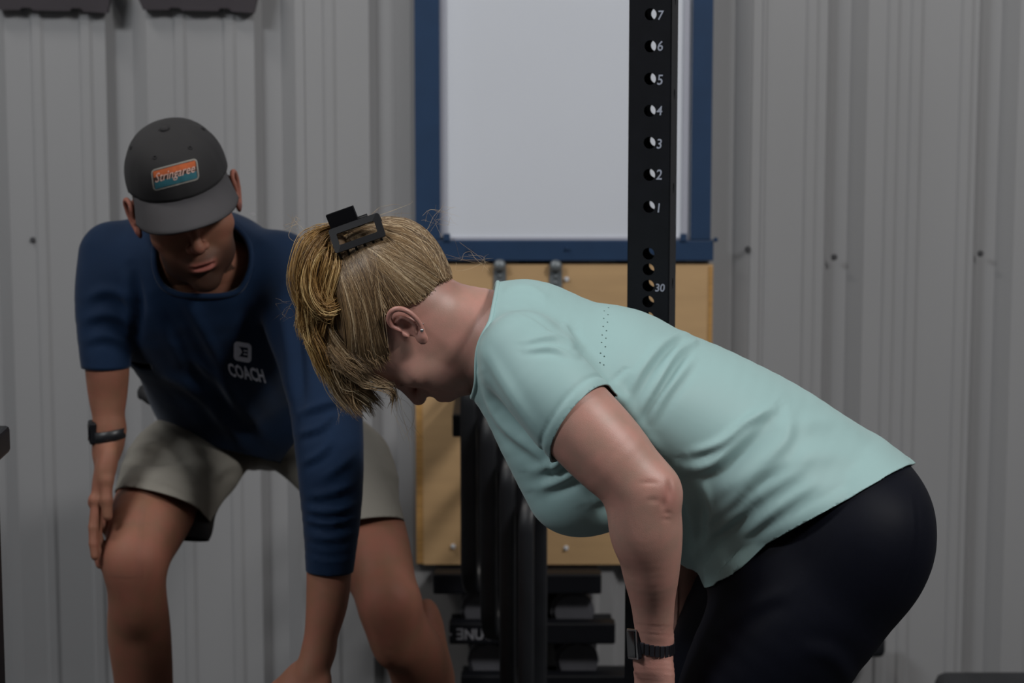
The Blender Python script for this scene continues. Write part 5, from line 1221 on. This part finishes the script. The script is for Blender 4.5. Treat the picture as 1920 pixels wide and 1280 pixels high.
# patch
M['p_edge'] = mat('patch_border', s2l((138, 136, 130)), 0.8); M['p_or'] = mat('patch_orange', s2l((176, 86, 42)), 0.8, var=.12, vscale=50); M['p_teal'] = mat('patch_teal', s2l((34, 92, 104)), 0.8, var=.1, vscale=50); M['p_dk'] = mat('patch_dark', s2l((58, 34, 28)), 0.8); M['p_ink'] = mat('patch_script', s2l((206, 170, 158)), 0.7)
def pgrid(w_, h_, r=None, n=14, m=6, z0=0.0):
    V = []; F = []
    for j in range(m + 1):
        for i in range(n + 1):
            x = -w_ / 2 + w_ * i / n; y = -h_ / 2 + h_ * j / m
            if r:
                dx = abs(x) - (w_ / 2 - r); dy = abs(y) - (h_ / 2 - r)
                if dx > 0 and dy > 0:
                    q = max(dx, dy); l = math.hypot(dx, dy); x = math.copysign(w_ / 2 - r + dx * q / l, x); y = math.copysign(h_ / 2 - r + dy * q / l, y)
            V.append((x, y + z0))
    for j in range(m):
        for i in range(n): a = j * (n + 1) + i; F.append((a, a + 1, a + n + 2, a + n + 1))
    return np.array(V), F
po, pu, pv = plane_px(328.5, 327.5, 372, 316, 333, 352, 4.05); pu = pu / 1.0; PT = empty('patch', cO); PT.parent = capo; 
pu = pu / np.linalg.norm(pu) * .001; pv = pu * 0 + (P(325.5, 304, 4.05) - po); pv = pv / np.linalg.norm(pv) * .001; mmx = 1.0
def patch(name, VF, m, lift):
    V2, F2 = VF; out = []
    for q in V2:
        p = po + pu * q[0] + pv * q[1]; d_ = Vector(p - CAM).normalized(); hit = crv.ray_cast(Vector(CAM), d_); n_ = hit[1] if hit[1].dot(d_) < 0 else -hit[1]; out.append(tuple(hit[0] + n_ * lift))
    o = mesh_obj(name, out, F2, m, None); kc(o); return o
bpy.data.objects.remove(PT)
PWm, PHm = 80.0, 36.0
p0 = patch('patch', pgrid(PWm, PHm, 7, 30, 14), M['p_edge'], .0012)
patch('patch_field', pgrid(PWm - 5, PHm - 5, 4.5, 30, 12), M['p_dk'], .0017)
patch('patch_stripe', pgrid(PWm - 8, 10, None, 24, 3, 9.2), M['p_or'], .0021)
patch('patch_stripe', pgrid(PWm - 8, 12, None, 24, 3, -8.8), M['p_teal'], .0021)
Vt, Ft = text_mesh('Stringaree', 1.0, shear=.35, res=2); Vt = Vt[:, :2]; Vt = (Vt - (Vt.max(0) + Vt.min(0)) / 2) / np.ptp(Vt[:, 0]) * 68; Vt[:, 1] *= 1.25; Vt[:, 1] += .5
patch('patch_script', (Vt, Ft), M['p_ink'], .0026)
# short dark hair below the cap at the sides
M['dkhair'] = mat('short_brown_hair', s2l((44, 32, 24)), 0.7, var=.2, vscale=200)
hs = Field()
for sx in (-1, 1): hs.ell(cT((sx * .070, -.015, .022)), (.010, .040, .028), cR, .01)
hs.ell(cT((0, -.085, .0)), (.060, .032, .040), cR, .01)
V, F = polygonise(hs, [(cO - .16, cO + .16, .005)]); finish('hair', V, F, M['dkhair'], coach)
